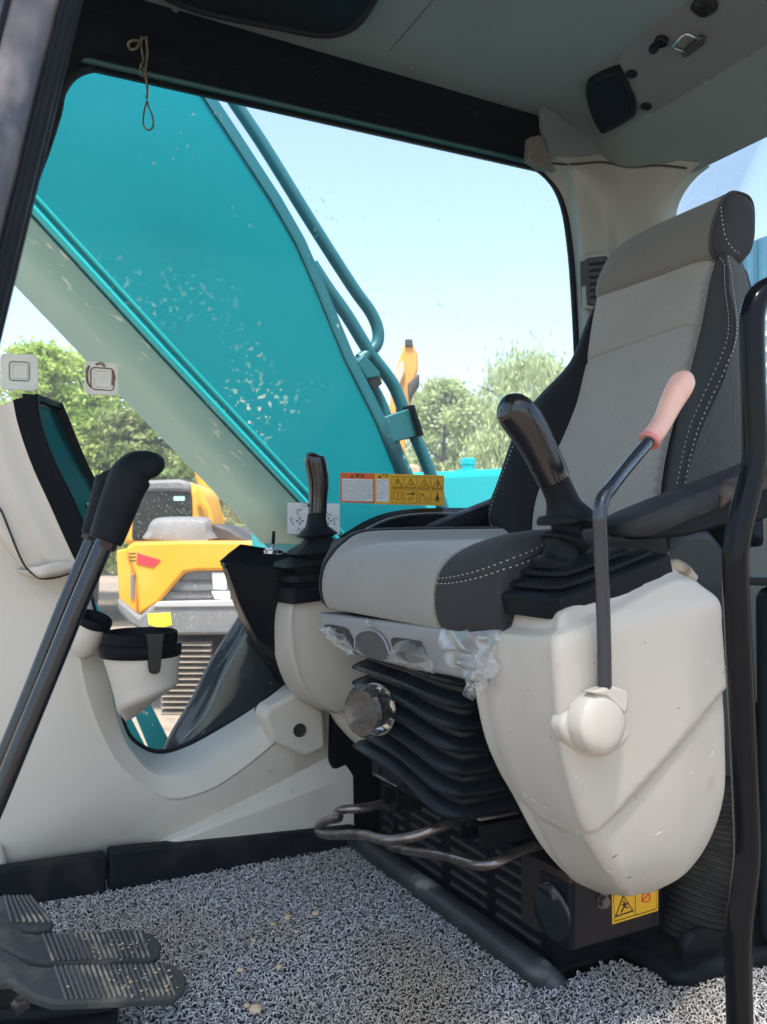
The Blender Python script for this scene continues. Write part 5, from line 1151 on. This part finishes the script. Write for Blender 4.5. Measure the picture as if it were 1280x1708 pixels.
MB().tube([Y_(x, y, YMn + .012) for x, y in [(-20, 830), (0, 848), (14, 880), (30, 920), (42, 944), (56, 958), (70, 965), (95, 963), (132, 952)]], .0016, 6, 5).build('hood_gap', M['seam'], mo)
MB().prism([Y_(*p, 1.492) for p in [(-150, 760), (-60, 740), (30, 800), (100, 920), (135, 960), (150, 1000), (170, 1060), (150, 1110), (120, 1200), (-150, 1200)]], (0, .012, 0)).build('column', M['beige'], fn, bevel=.004, bseg=4, smooth=30)

# small tube holder, cup holder
th = thing('tube_holder', 'small slanted beige pocket with black liner left of the cup holder', 'holder', tuple(Y_(155, 1080, 1.45)))
axd = (Y_(160, 1008, 1.44) - Y_(140, 1075, 1.46)); o0 = Y_(152, 1050, 1.445)
axd = Vector((.30, -.35, 1)).normalized()
MB().lathe(o0 - axd * .02, axd, [(.006, -.03), (.014, -.024), (.024, -.008), (.027, .012), (.027, .034), (.0245, .035), (.0235, .02), (0, .018)], 32, ex=1.0).build('sleeve', M['beige'], th, smooth=50)
MB().lathe(o0 - axd * .02, axd, [(.0285, .030), (.029, .040), (.0265, .044), (.0235, .040), (.021, .0), (0, -.002)], 32).build('liner', M['black'], th, smooth=50)
ch = thing('cup_holder', 'beige tapered cup holder with slotted black rim insert', 'cup holder', tuple(Y_(235, 1200, 1.43)))
Cx = Y_(235, 1085, 1.40)
def ringc(r, z, k=36, cut=0): return [(Cx.x + r * math.cos(a), Cx.y + r * math.sin(a), z) for a in [2 * math.pi * i / k for i in range(k)]]
rT = (Y_(302, 1085, 1.40) - Y_(168, 1085, 1.40)).length / 2 * .985
zt = Y_(235, 1086, 1.36).z
rows = []
# body with slanted base: high on right, low on left/back
K = 48; A_ = [2 * math.pi * i / K for i in range(K)]
rv = Vector((math.cos(-YAW), math.sin(-YAW)))
def low(a):   # lower edge height by direction (screen-right side is higher)
    s = math.cos(a) * rv.x + math.sin(a) * rv.y
    return zt - .075 - .050 * (1 - s) / 2 - .0
tip = Y_(212, 1206, 1.44)
for f in (0, .2, .4, .6, .8, 1):
    rg_ = []
    for a in A_:
        s_ = math.cos(a) * rv.x + math.sin(a) * rv.y; wl = (1 - s_) / 2
        x = Cx.x + rT * math.cos(a) * (1 - .05 * f); y = Cx.y + rT * math.sin(a) * (1 - .05 * f)
        k_ = f * (.02 + .72 * wl ** 2.2)
        rg_.append((x + (tip.x - x) * k_, y + (tip.y - y) * k_, zt + (-.060 - .048 * wl) * f))
    rows.append(rg_)
rows.append([tuple(Vector(p).lerp(tip, .35) + Vector((0, 0, 0))) for p in rows[-1]]); rows.append([tuple(Vector(p).lerp(tip, .85)) for p in rows[-2]])
b = MB(); b.grid(rows, 1, 2, True, False); b.add(rows[-1], [tuple(range(K))]); b.build('cup_body', M['beige'], ch, smooth=50)
li = MB(); li.lathe((Cx.x, Cx.y, zt), (0, 0, 1), [(rT * 1.0, -.012), (rT * 1.02, -.010), (rT * 1.03, .004), (rT * 1.0, .008), (rT * .93, .009), (rT * .92, .026), (rT * .88, .028), (rT * .86, .024), (rT * .80, -.018), (0, -.02)], 56)
li.build('black_liner', M['black'], ch, smooth=30)
# U-shaped slot in front
dirc = Vector((-Cx.x * .0 + .22, -1, 0)).normalized()
def cyl(px, py, r): # point on cylinder radius r
    d = ray(px, py); ox, oy = EYE.x - Cx.x, EYE.y - Cx.y; a_ = d.x ** 2 + d.y ** 2; b_ = 2 * (ox * d.x + oy * d.y); c_ = ox * ox + oy * oy - r * r; D = b_ * b_ - 4 * a_ * c_
    t = (-b_ - math.sqrt(max(D, 0))) / (2 * a_); return EYE + d * t
slot = [(243, 1058), (272, 1058), (270, 1075), (266, 1116), (262, 1121), (253, 1121), (249, 1116), (246, 1075)]
b = MB(); b.face([cyl(x, y, rT * 1.035) for x, y in slot]); b.build('slot', M['ink'], ch, smooth=0, solid=.004)
MB().tube([cyl(x, y, rT * 1.05) for x, y in [(240, 1058), (244, 1062), (247, 1080), (249, 1114), (253, 1122), (263, 1122), (267, 1114), (270, 1080), (273, 1062)]], .0012, 6, 3).build('slot_edge', M['rubber'], ch)

# ============================================================= travel levers
def lever(lab, pts, r, grip, gr, Y, extra=None):
    t = thing('travel_lever', lab, 'travel lever', tuple(Y_(*pts[0], Y)), 'travel levers in front of the monitor')
    MB().tube([Y_(*p, Y) for p in pts], r, 16, 4).build('rod', M['gun'], t)
    b = MB(); b.tube([Y_(*p, Y) for p in grip], gr, 22, 5); g_ = b.build('grip', M['rubber'], t, smooth=80)
    return t, g_
t1, g1 = lever('nearer travel lever with the large hooked black rubber grip', [(-50, 1440), (-8, 1345), (60, 1180), (95, 1095), (129, 1012), (178, 898)], .0108,
       [(176, 902), (180, 892), (190, 865), (200, 838), (210, 812), (218, 796), (228, 784), (240, 780), (252, 781), (260, 786), (265, 791)], [.019, .0205, .0215, .0225, .0235, .0245, .0225, .0205, .0195, .0165, .007], 1.02)
MB().tube([Y_(178, 903, 1.02), Y_(173, 914, 1.02)], .0125, 6, 1).build('nut', M['rust'], t1, smooth=20)
t2, g2 = lever('farther travel lever, mostly hidden behind the nearer rod and grip', [(-74, 1440), (-28, 1345), (41, 1180), (76, 1092), (108, 1012), (157, 896)], .0100,
       [(154, 892), (163, 864), (172, 832), (182, 804), (184, 792), (182, 784)], [.0135, .0145, .0155, .0175, .016, .008], 1.09)
MB().tube([Y_(157, 892, 1.09), Y_(153, 902, 1.09)], .0135, 6, 1).build('nut', M['rust'], t2, smooth=20)

# ============================================================= pedals
def pedal(lab, pix, z, dz, rib0, rib1, nr, name='foot_pedal'):
    t = thing(name, lab, 'pedal', tuple(Z_(*pix[0], .03)), 'ribbed foot pedals')
    # plane tilts slightly up to the right so the tread faces the camera
    n = Vector((.10, -.38, 1)).normalized(); p0 = Z_(150, 1610, z)
    P = [PL(*p, p0, n) for p in pix]
    pl = MB().prism([Vector(q) for q in P], -n * dz).build('tread', M['pedal'], t, bevel=.004, bseg=3)
    (ax, ay), (bx, by) = rib0; (cx, cy), (dx, dy) = rib1; mb = MB()
    for i in range(nr):
        f = i / (nr - 1); a = PL(ax + (cx - ax) * f, ay + (cy - ay) * f, p0, n, .0005); c = PL(bx + (dx - bx) * f, by + (dy - by) * f, p0, n, .0005)
        mb.tube([a, c], .0019, 6, 1)
    mb.build('tread_ribs', m_rib, pl)
    return t, pl, p0, n
m_rib = mat('dusty_ribs', (.075, .078, .074), .65, col2=(.38, .32, .22), nscale=26, nlo=.50, nhi=.66)
pedal('long ribbed rubber pedal, the upper of the pair with mud on its tip', [(-10, 1530), (12, 1534), (40, 1554), (60, 1557), (225, 1549), (255, 1556), (272, 1575), (268, 1592), (250, 1602), (110, 1607), (60, 1604), (30, 1590), (-10, 1570)], .105, .012, ((72, 1558), (90, 1603)), ((232, 1551), (250, 1598)), 19)
pedal('long ribbed rubber pedal, the lower of the pair with mud on its tip', [(-10, 1575), (20, 1588), (50, 1608), (70, 1611), (265, 1605), (292, 1607), (312, 1628), (312, 1645), (292, 1664), (90, 1672), (55, 1660), (20, 1635), (-10, 1640)], .125, .014, ((92, 1612), (112, 1668)), ((270, 1608), (292, 1660)), 21)
tp_, pl_, *_ = pedal('small ribbed pedal block above the long pair of pedals', [(-10, 1493), (54, 1492), (62, 1500), (90, 1538), (88, 1548), (60, 1552), (20, 1545), (-10, 1530)], .09, .02, ((8, 1494), (20, 1538)), ((50, 1494), (84, 1538)), 7)
def crumbs(name, lab_, spots, z, seed):
    r = random.Random(seed); b = MB(); n = Vector((.10, -.38, 1)).normalized(); p0 = Z_(150, 1610, z)
    for x, y, s in spots:
        p = PL(x, y, p0, n, .001)
        b.grid([[p + Vector((s * math.sin(a) * math.cos(q) * r.uniform(.6, 1.3), s * math.sin(a) * math.sin(q) * r.uniform(.6, 1.3), s * .35 * math.cos(a))) for q in [k * 1.047 for k in range(6)]] for a in (.1, .8, 1.57, 2.4)], 1, 1, True, True)
    tag(b.build(name, M['clod'], smooth=50), lab_, 'dried mud', kind='stuff')
rc = random.Random(5)
crumbs('mud_crumbs', 'scattered crumbs of dried mud on the upper long pedal', [(rc.gauss(180, 32), rc.gauss(1578, 10), rc.uniform(.0006, .0022)) for _ in range(40)], .106, 1)
crumbs('mud_crumbs', 'scattered crumbs of dried mud on the lower long pedal and its tip', [(rc.gauss(245, 36), rc.gauss(1632, 12), rc.uniform(.0006, .0024)) for _ in range(50)], .126, 2)
fb_ = thing('pedal_frame', 'black painted pedal frame with bolt under the ribbed pedals', 'pedal frame', tuple(Z_(60, 1700, .03)))
MB().tube([Z_(-40, 1700, .05), Z_(60, 1690, .055), Z_(190, 1680, .05)], .014, 10, 3).build('cross_tube', M['dark_metal'], fb_)
MB().prism([Z_(*p, .045) for p in [(-40, 1640), (80, 1655), (200, 1680), (190, 1740), (-40, 1760)]], (0, 0, .008)).build('plate', M['dark_metal'], fb_, bevel=.002)
MB().lathe(Z_(38, 1684, .060), (0, 0, 1), [(.013, 0), (.013, .010), (.008, .011), (.008, .016), (0, .016)], 6).build('bolt', M['worn_metal'], fb_, smooth=0)
MB().tube([Z_(-30, 1560, .07), Z_(-30, 1680, .07)], .02, 10, 1).build('pivot', M['dark_metal'], fb_)

# ============================================================= heater box, rails, hose
hb = thing('heater_unit', 'black slotted heater housing under the seat with round end cap', 'heater', (.78, 1.1, .03))
XH = .735
pf = [(590, 1390), (640, 1362), (700, 1392), (905, 1492), (905, 1600), (860, 1585), (590, 1410)]
f0 = X_(902, 1482, XH); f1 = X_(640, 1376, XH); zt_ = .200
ya, yb = .905, 1.42
MB().prism([(XH, ya, .035), (XH, yb, .035), (XH, yb, .175), (XH, ya, .175)], (.20, 0, 0)).build('housing', M['dark_metal'], hb, bevel=.004)
MB().prism([(XH + .03, ya + .01, .176), (XH + .03, yb - .02, .176), (.98, yb - .02, .176), (.98, ya + .01, .176)], (0, 0, .06)).build('top_plate', M['dark_metal'], hb, bevel=.01)
mb = MB()
for c0_, c1_ in ((ya + .028, ya + .130), (ya + .155, ya + .255), (ya + .285, ya + .385), (ya + .41, ya + .49)):
    for k in range(6):
        z = .062 + k * .0185; mb.tube([(XH - .001, c0_, z), (XH - .001, c1_, z)], .0042, 8, 1)
mb.build('vent_slots', M['ink'], hb)
mb = MB()
for c0_, c1_ in ((ya + .022, ya + .136), (ya + .149, ya + .261), (ya + .279, ya + .391), (ya + .404, ya + .496)):
    for k in range(6):
        z = .0555 + k * .0185; mb.tube([(XH - .0015, c0_, z), (XH - .0015, c1_, z)], .0016, 6, 1)
mb.build('vent_edges', M['rubber'], hb)
# box with rusty near side
bx = thing('end_box', 'rust-stained steel box end with a warning sticker below the pale console', 'steel box', (.80, .88, .05))
a, c = X_(900, 1462, .715), X_(950, 1478, .715)
YBX = c.y
MB().prism([Y_(*p, YBX) for p in [(952, 1462), (1102, 1424), (1102, 1545), (952, 1588)]], (0, .105, 0)).build('box', M['rust'], bx, bevel=.003)
MB().prism([X_(x, y, Y_(952, 1500, YBX).x - .002) for x, y in [(899, 1450), (951, 1475), (951, 1588), (899, 1548)]], (.01, 0, 0)).build('front_plate', M['dusty'], bx, bevel=.003)
xx_ = Y_(952, 1500, YBX).x - .004
MB().lathe(X_(922, 1520, xx_), (-1, 0, 0), [(.036, 0), (.036, .003), (.033, .005), (0, .006)], 36).build('round_cap', M['gun'], bx, smooth=40)
MB().lathe(Y_(1004, 1502, YBX - .0005), (0, -1, 0), [(.011, 0), (.011, .002), (.0075, .002), (.0075, .009), (0, .009)], 6).build('bolt', M['worn_metal'], bx, smooth=0)
st1 = slab('warning_sticker', [(1021, 1490), (1098, 1470), (1098, 1519), (1022, 1542)], YBX - .0012, .0008, M['lab_yellow'], bx)
def line(pts, Y, r, m, par, name='print_line', n=1, closed=False): return MB().tube([Y_(*p, Y) for p in pts], r, 5, n, closed=closed).build(name, m, par, smooth=0)
line([(1024, 1493), (1095, 1474), (1095, 1516), (1025, 1537)], YBX - .0016, .0005, M['ink'], st1, closed=True)
line([(1060, 1483), (1060, 1527)], YBX - .0016, .0004, M['ink'], st1)
line([(1027, 1529), (1040, 1494), (1056, 1519)], YBX - .0018, .0013, M['ink'], st1, closed=True)
for pts in ([(1036, 1522), (1042, 1512), (1048, 1514)], [(1041, 1503), (1043, 1512)], [(1038, 1510), (1048, 1507)]): line(pts, YBX - .0018, .0010, M['ink'], st1)
line([(1078 + 7 * math.cos(k * .785), 1497 + 8 * math.sin(k * .785)) for k in range(8)], YBX - .0018, .0008, M['red'], st1, closed=True)
line([(1070, 1503), (1084, 1490)], YBX - .0018, .0008, M['red'], st1)

# black rubber-covered floor rail along the seat base
fr = thing('floor_rail', 'black rubber-covered rail scuffed grey along the seat base', 'floor rail', (.70, 1.1, .03))
pa, pb_ = (.700, 1.455, .052), (.700, .905, .052)
mr = mat('scuffed_rubber', (.022, .025, .028), .42, col2=(.05, .055, .058), nscale=14, col3=(.25, .25, .22), n3=11, n3lo=.57, n3hi=.66, rvar=.1)
MB().tube([(.700, 1.455, .048), (.7, 1.2, .048), (.7, 1.0, .048), (.70, .905, .048), (.704, .893, .044), (.716, .884, .030), (.722, .880, .012)], .0195, 18, 3).build('cover', mr, fr, smooth=60)
MB().box((.715, 1.17, .032), (.05, .56, .02)).build('footing', M['dusty'], fr, bevel=.004)
MB().prism([(.70, .905, .030), (.92, .905, .030), (.92, 1.0, .030), (.70, 1.0, .030)], (0, 0, .012)).build('rail_end', M['dusty'], fr, bevel=.005)

# corrugated hose in its rubber tray
ho_ = thing('corrugated_hose', 'black corrugated hose rising from floor tray behind the pale console', 'hose', tuple(Y_(1140, 1600, .90)))
path = [(1148, 1625), (1150, 1590), (1156, 1550), (1165, 1500), (1176, 1450), (1186, 1400), (1192, 1350), (1194, 1300)]
Pp = resample(cr([Y_(*p, .90) for p in path], 8), 129); rr_ = [.0435 + (.0035 if i % 4 in (1, 2) else -.001) for i in range(129)]
MB().tube(Pp, rr_, 26, 1).build('hose', M['hose'], ho_, smooth=50)
tr_ = thing('floor_tray', 'black rubber tray rim around the foot of the corrugated hose', 'tray', (.9, .9, .03))
z0 = .034
def zz(x, y, o=0): return Z_(x, y, z0 + o)
rim = [zz(985, 1580), zz(1010, 1578), zz(1080, 1612), zz(1120, 1640), zz(1145, 1645), zz(1215, 1622), zz(1330, 1600)]
MB().tube([p + Vector((0, 0, .012)) for p in rim], .012, 10, 4).build('rim', M['rubber'], tr_)
MB().prism([p + Vector((0, 0, -.002)) for p in rim] + [Vector((1.4, 1.3, z0 - .002)), Vector((.95, 1.3, z0 - .002))], (0, 0, .008)).build('tray_floor', M['dusty'], tr_)
slab('lug', [(1145, 1640), (1142, 1580), (1155, 1558), (1185, 1550), (1205, 1558), (1212, 1580), (1212, 1625)], .835, .02, M['dusty'], tr_, bevel=.008, bseg=4)
slab('lug', [(1080, 1590), (1082, 1545), (1092, 1535), (1104, 1540), (1106, 1600)], .93, .02, M['dusty'], tr_, bevel=.006)
# dark things behind the grab rail
rb_ = thing('rear_box', 'dark moulded storage box behind the console and grab rail', 'storage box', (1.2, .8, .3))
MB().prism([(1.02, .50, .05), (1.42, .50, .05), (1.42, .82, .05), (1.02, .82, .05)], (0, 0, .50)).build('box', mat('box_plastic', (.018, .03, .038), .45), rb_, bevel=.02, bseg=4)
MB().prism([(1.0, .48, .552), (1.43, .48, .552), (1.43, .84, .552), (1.0, .84, .552)], (0, 0, .012)).build('lid', mat('lid_plastic', (.06, .07, .075), .5), rb_, bevel=.004)
for k in range(5): MB().box((1.21, .492, .10 + k * .022), (.34, .006, .006)).build('rib', M['rubber'], rb_)
MB().tube([(1.05, .60, .565), (1.13, .62, .70), (1.22, .64, .80)], .012, 8, 3).build('strut', M['dark_metal'], rb_)

# ============================================================= grab rail in the doorway
ga = thing('grab_rail', 'bent glossy black grab rail standing in the doorway at right', 'grab rail', tuple(Y_(1240, 1700, .52)))
gp = [(1340, 470), (1310, 474), (1284, 482), (1266, 496), (1256, 520), (1254, 560), (1256, 640), (1259, 720), (1259, 765), (1250, 810), (1238, 860), (1230, 900), (1227, 940), (1229, 1010), (1236, 1150), (1243, 1300), (1247, 1400), (1246, 1440), (1240, 1490), (1234, 1540), (1232, 1600), (1234, 1700), (1236, 1790)]
MB().tube([Y_(*p, .52) for p in gp], .0114, 22, 5).build('rail', M['black_gloss'], ga, smooth=80)

# ============================================================= stickers and pads on the glass
YS = YG + .0005
lab = thing('warning_label', 'orange and yellow warning sticker strip with pictograms on the glass', 'sticker', tuple(Y_(655, 818, YS)))
ws = thing('pattern_label', 'white control pattern sticker behind the far joystick on the glass', 'sticker', tuple(Y_(524, 865, YS)))
def sslab(nm, pts, o, m, par): return slab(nm, pts, YS - .0012 - o, .0006, m, par, smooth=0)
def skew(x, y): return (x, y + (x - 568) * .028)
def q4(x0, y0, x1, y1): return [skew(x0, y0), skew(x1, y0), skew(x1, y1), skew(x0, y1)]
o1 = sslab('orange_field', q4(568, 788, 625, 838), 0, M['lab_orange'], lab)
sslab('text_field', q4(571, 798, 622.5, 835), .0006, M['white'], o1)
y1_ = sslab('yellow_field', q4(625.3, 788, 741, 839), 0, M['lab_yellow'], lab)
sslab('text_field', q4(628.5, 797, 649, 835), .0006, M['white'], y1_)
def sline(pts, par, r=.00055, m=M['ink'], o=.0012, closed=False): return MB().tube([Y_(*p, YS - .0012 - o) for p in pts], r, 4, 1, closed=closed).build('print_line', m, par, smooth=0)
rr2 = random.Random(11)
def textrows(x0, y0, x1, y1, n, par):
    mb = MB(); 
    for i in range(n):
        y = y0 + (y1 - y0) * (i + .5) / n; x = x0; xe = x1 if rr2.random() > .4 else x0 + (x1 - x0) * rr2.uniform(.4, .9)
        while x < xe:
            w_ = 1.5; s1_ = skew(x, y)
            if rr2.random() < .9:
                P = [Y_(*p, YS - .0022) for p in [(s1_[0], s1_[1] - 1.0), (s1_[0] + w_ * .8, s1_[1] - 1.0), (s1_[0] + w_ * .8, s1_[1] + .9), (s1_[0], s1_[1] + .9)]]
                k = rr2.randrange(3)
                if k == 0: mb.prism([P[0], P[1], P[1].lerp(P[2], .3), P[0].lerp(P[3], .3)], (0, .0003, 0)); mb.prism([P[0].lerp(P[1], .35), P[0].lerp(P[1], .6), P[3].lerp(P[2], .6), P[3].lerp(P[2], .35)], (0, .0003, 0))
                elif k == 1: mb.prism([P[0], P[0].lerp(P[1], .3), P[3].lerp(P[2], .3), P[3]], (0, .0003, 0)); mb.prism([P[3].lerp(P[0], .3), P[2].lerp(P[1], .3), P[2], P[3]], (0, .0003, 0))
                else: mb.prism([P[0].lerp(P[3], .4), P[1].lerp(P[2], .4), P[1].lerp(P[2], .65), P[0].lerp(P[3], .65)], (0, .0003, 0)); mb.prism([P[1].lerp(P[0], .3), P[1], P[2], P[2].lerp(P[3], .3)], (0, .0003, 0))
            x += 2.0
    mb.build('small_print', M['ink_grey'], par, smooth=0)
textrows(572.5, 799.5, 621, 834, 10, o1); textrows(630, 798.5, 648, 831, 8, y1_)
def text(s, px, py, size, Y, m, par, name='lettering'):
    cu = bpy.data.curves.new(name, 'FONT'); cu.body = s; cu.size = size; cu.align_x = 'CENTER'; cu.align_y = 'CENTER'; cu.extrude = .0001
    o = bpy.data.objects.new(name, cu); C.objects.link(o); bpy.context.view_layer.update()
    me = bpy.data.meshes.new_from_object(o.evaluated_get(bpy.context.evaluated_depsgraph_get())); bpy.data.objects.remove(o)
    o = bpy.data.objects.new(name, me); C.objects.link(o); me.materials.clear(); me.materials.append(m); o.parent = par
    o.location = Y_(px, py, Y) - parent_loc(par); o.rotation_euler = (math.pi / 2, 0, 0); return o
text('警 告', 601, 793.5, .0085, YS - .0025, M['ink'], o1); text('注 意', 642, 792.7, .007, YS - .0025, M['ink'], y1_)
def tri(cx, cy, s, par, r=.0006, fill=False):
    P = [skew(cx, cy - s), skew(cx + s * .95, cy + s * .7), skew(cx - s * .95, cy + s * .7)]
    if fill: return sslab('hazard_mark', P, .0012, M['ink'], par)
    return sline(P, par, r, closed=True)
tri(587.5, 794, 2.8, o1, fill=True); tri(633.5, 793.5, 2.8, y1_, fill=True)
for i, cx in enumerate((663.5, 685.5, 707.5, 730)):
    for (a_, b_) in ((792, 812), (814.5, 836)):
        sline([skew(cx - 10, a_), skew(cx + 9.4, a_), skew(cx + 9.4, b_), skew(cx - 10, b_)], y1_, .00035, closed=True)
    tri(cx, 804, 8.6, y1_, .0010)
    K_ = lambda dx, dy: skew(cx + dx, dy)
    if i == 0:
        sline([K_(0, 799), K_(0, 806)], y1_, .0008); sline([K_(0, 808), K_(0, 809)], y1_, .0008)
        for s in (-1, 1): sline([K_(0, 819), K_(s * 7, 818), K_(s * 7, 829), K_(0, 830)], y1_, .0006, closed=True)
    if i == 1:
        sline([K_(-2, 806), K_(2, 803), K_(1, 808)], y1_, .0008)
        sline([K_(-6, 820), K_(0, 821), K_(6, 818)], y1_, .0012); sline([K_(3, 818), K_(5, 823)], y1_, .0012); sline([K_(-5, 828), K_(0, 831), K_(5, 827), K_(-1, 826)], y1_, .0006, closed=True)
    if i == 2:
        sline([K_(-1, 802), K_(2, 805), K_(-1, 808)], y1_, .0008)
        sline([K_(-7, 818), K_(-7, 833)], y1_, .0006); sline([K_(-4, 819), K_(1, 824)], y1_, .0012); sline([K_(4 + 2.5 * math.cos(k), 829 + 3 * math.sin(k)) for k in range(6)], y1_, .0005, closed=True)
    if i == 3:
        sline([K_(-1, 808), K_(2, 800)], y1_, .0012)
        sline([K_(0, 818), K_(0, 820)], y1_, .0014); sslab('figure', [K_(-3, 828), K_(0, 819), K_(3, 828)], .0012, M['ink'], y1_); sline([K_(-5, 829), K_(5, 829)], y1_, .0008); sline([K_(-2, 832), K_(2, 832)], y1_, .0010)
w0 = sslab('sheet', [(480, 838), (567, 840), (567, 892), (480, 890)], 0, M['white'], ws)
L2 = lambda pts, r=.0006, c=False: sline(pts, w0, r, o=.0006, closed=c)
L2([(504, 840), (516, 840), (516, 844), (504, 844)], .0004, True)
for cx in (500.5, 548):
    for dx, dy in ((1, 0), (-1, 0), (0, 1), (0, -1)):
        L2([(cx + dx * 1.5, 869 + dy * 1.5), (cx + dx * 4.5, 869 + dy * 4.5)], .0006)
        a, b_ = (cx + dx * 6.8, 869 + dy * 6.8), (cx + dx * 4, 869 + dy * 4)
        sslab('arrow_head', [a, (b_[0] + dy * 2, b_[1] + dx * 2), (b_[0] - dy * 2, b_[1] - dx * 2)], .0008, M['ink'], w0)
L2([(504, 849), (496, 849), (496, 857), (500, 860)]); L2([(498, 853), (504, 850)]); L2([(483, 864), (487, 863), (488, 867), (485, 869)], c=True); L2([(486, 869), (490, 876)]); L2([(512, 876), (515, 868)]); L2([(497, 880), (502, 884), (507, 881), (505, 887), (499, 886)]); L2([(497, 885), (495, 887)])
L2([(544, 852), (549, 859), (546, 861)]); L2([(550, 858), (553, 857), (552, 862)]); L2([(556, 865), (564, 864)]); L2([(556, 866), (559, 873)]); L2([(556, 874), (561, 875)]); L2([(546, 880), (550, 884)])
def pad(name, lab_, pix, inner, ring_m, extra):
    t = thing(name, lab_, 'adhesive pad', tuple(Y_(*pix[0], YS)), 'adhesive pads on the side window')
    P = slab('pad', pix, YS - .004, .0035, M['pad'], t, bevel=.0012, sm=5)
    for k, (s, mm) in enumerate(((1, ring_m), (.72, M['pad']))):
        cx = sum(p[0] for p in inner) / len(inner); cy = sum(p[1] for p in inner) / len(inner)
        MB().tube([Y_(cx + (x - cx) * s, cy + (y - cy) * s, YS - .0045) for x, y in inner], .0011 if k == 0 else .0014, 6, 3, closed=True).build('raised_ring', mm, P)
    return P
def rsq(x0, y0, x1, y1, r=7): return [(x0 + r, y0), ((x0 + x1) / 2, y0), (x1 - r, y0), (x1, y0 + r), (x1, (y0 + y1) / 2), (x1, y1 - r), (x1 - r, y1), ((x0 + x1) / 2, y1), (x0 + r, y1), (x0, y1 - r), (x0, (y0 + y1) / 2), (x0, y0 + r)]
def sk(P, x0, k): return [(x, y + (x - x0) * k) for x, y in P]
pad('adhesive_pad', 'clean cream adhesive pad stuck to the glass, leftmost of two', sk(rsq(1, 589, 64, 649), 0, .05), sk(rsq(16, 602, 49, 633, 4), 0, .05), M['grey_plastic'], 0)
p2 = pad('adhesive_pad', 'cream adhesive pad with brown glue remains, beside the boom underside', sk(rsq(142, 602, 198, 657), 142, .07), sk(rsq(152, 612, 190, 648, 5), 142, .07), M['glue'], 1)
for k, pts in enumerate(([(149, 610), (145, 620), (146, 636), (151, 646)], [(160, 608), (170, 606), (175, 612)], [(188, 617), (190, 630), (187, 642)])):
    MB().tube([Y_(x, y, YS - .0045) for x, y in pts], [.0018, .0028, .0022, .001][:len(pts)], 7, 4).build('glue_smear', M['glue'], p2)

# ============================================================= air haze
hm = bpy.data.materials.new('haze'); hm.use_nodes = True; t = hm.node_tree; t.nodes.clear()
o_n = N(t, 'ShaderNodeOutputMaterial'); pv = N(t, 'ShaderNodeVolumePrincipled'); pv.inputs['Color'].default_value = (.93, .96, 1, 1); pv.inputs['Density'].default_value = .0042; pv.inputs['Anisotropy'].default_value = .2
t.links.new(pv.outputs[0], o_n.inputs['Volume'])
hz_ = MB().box((10, 16, 5.2), (150, 130, 14.8)).build('haze', hm, smooth=0); tag(hz_, 'thin pale air haze around the yard', 'haze', kind='stuff')
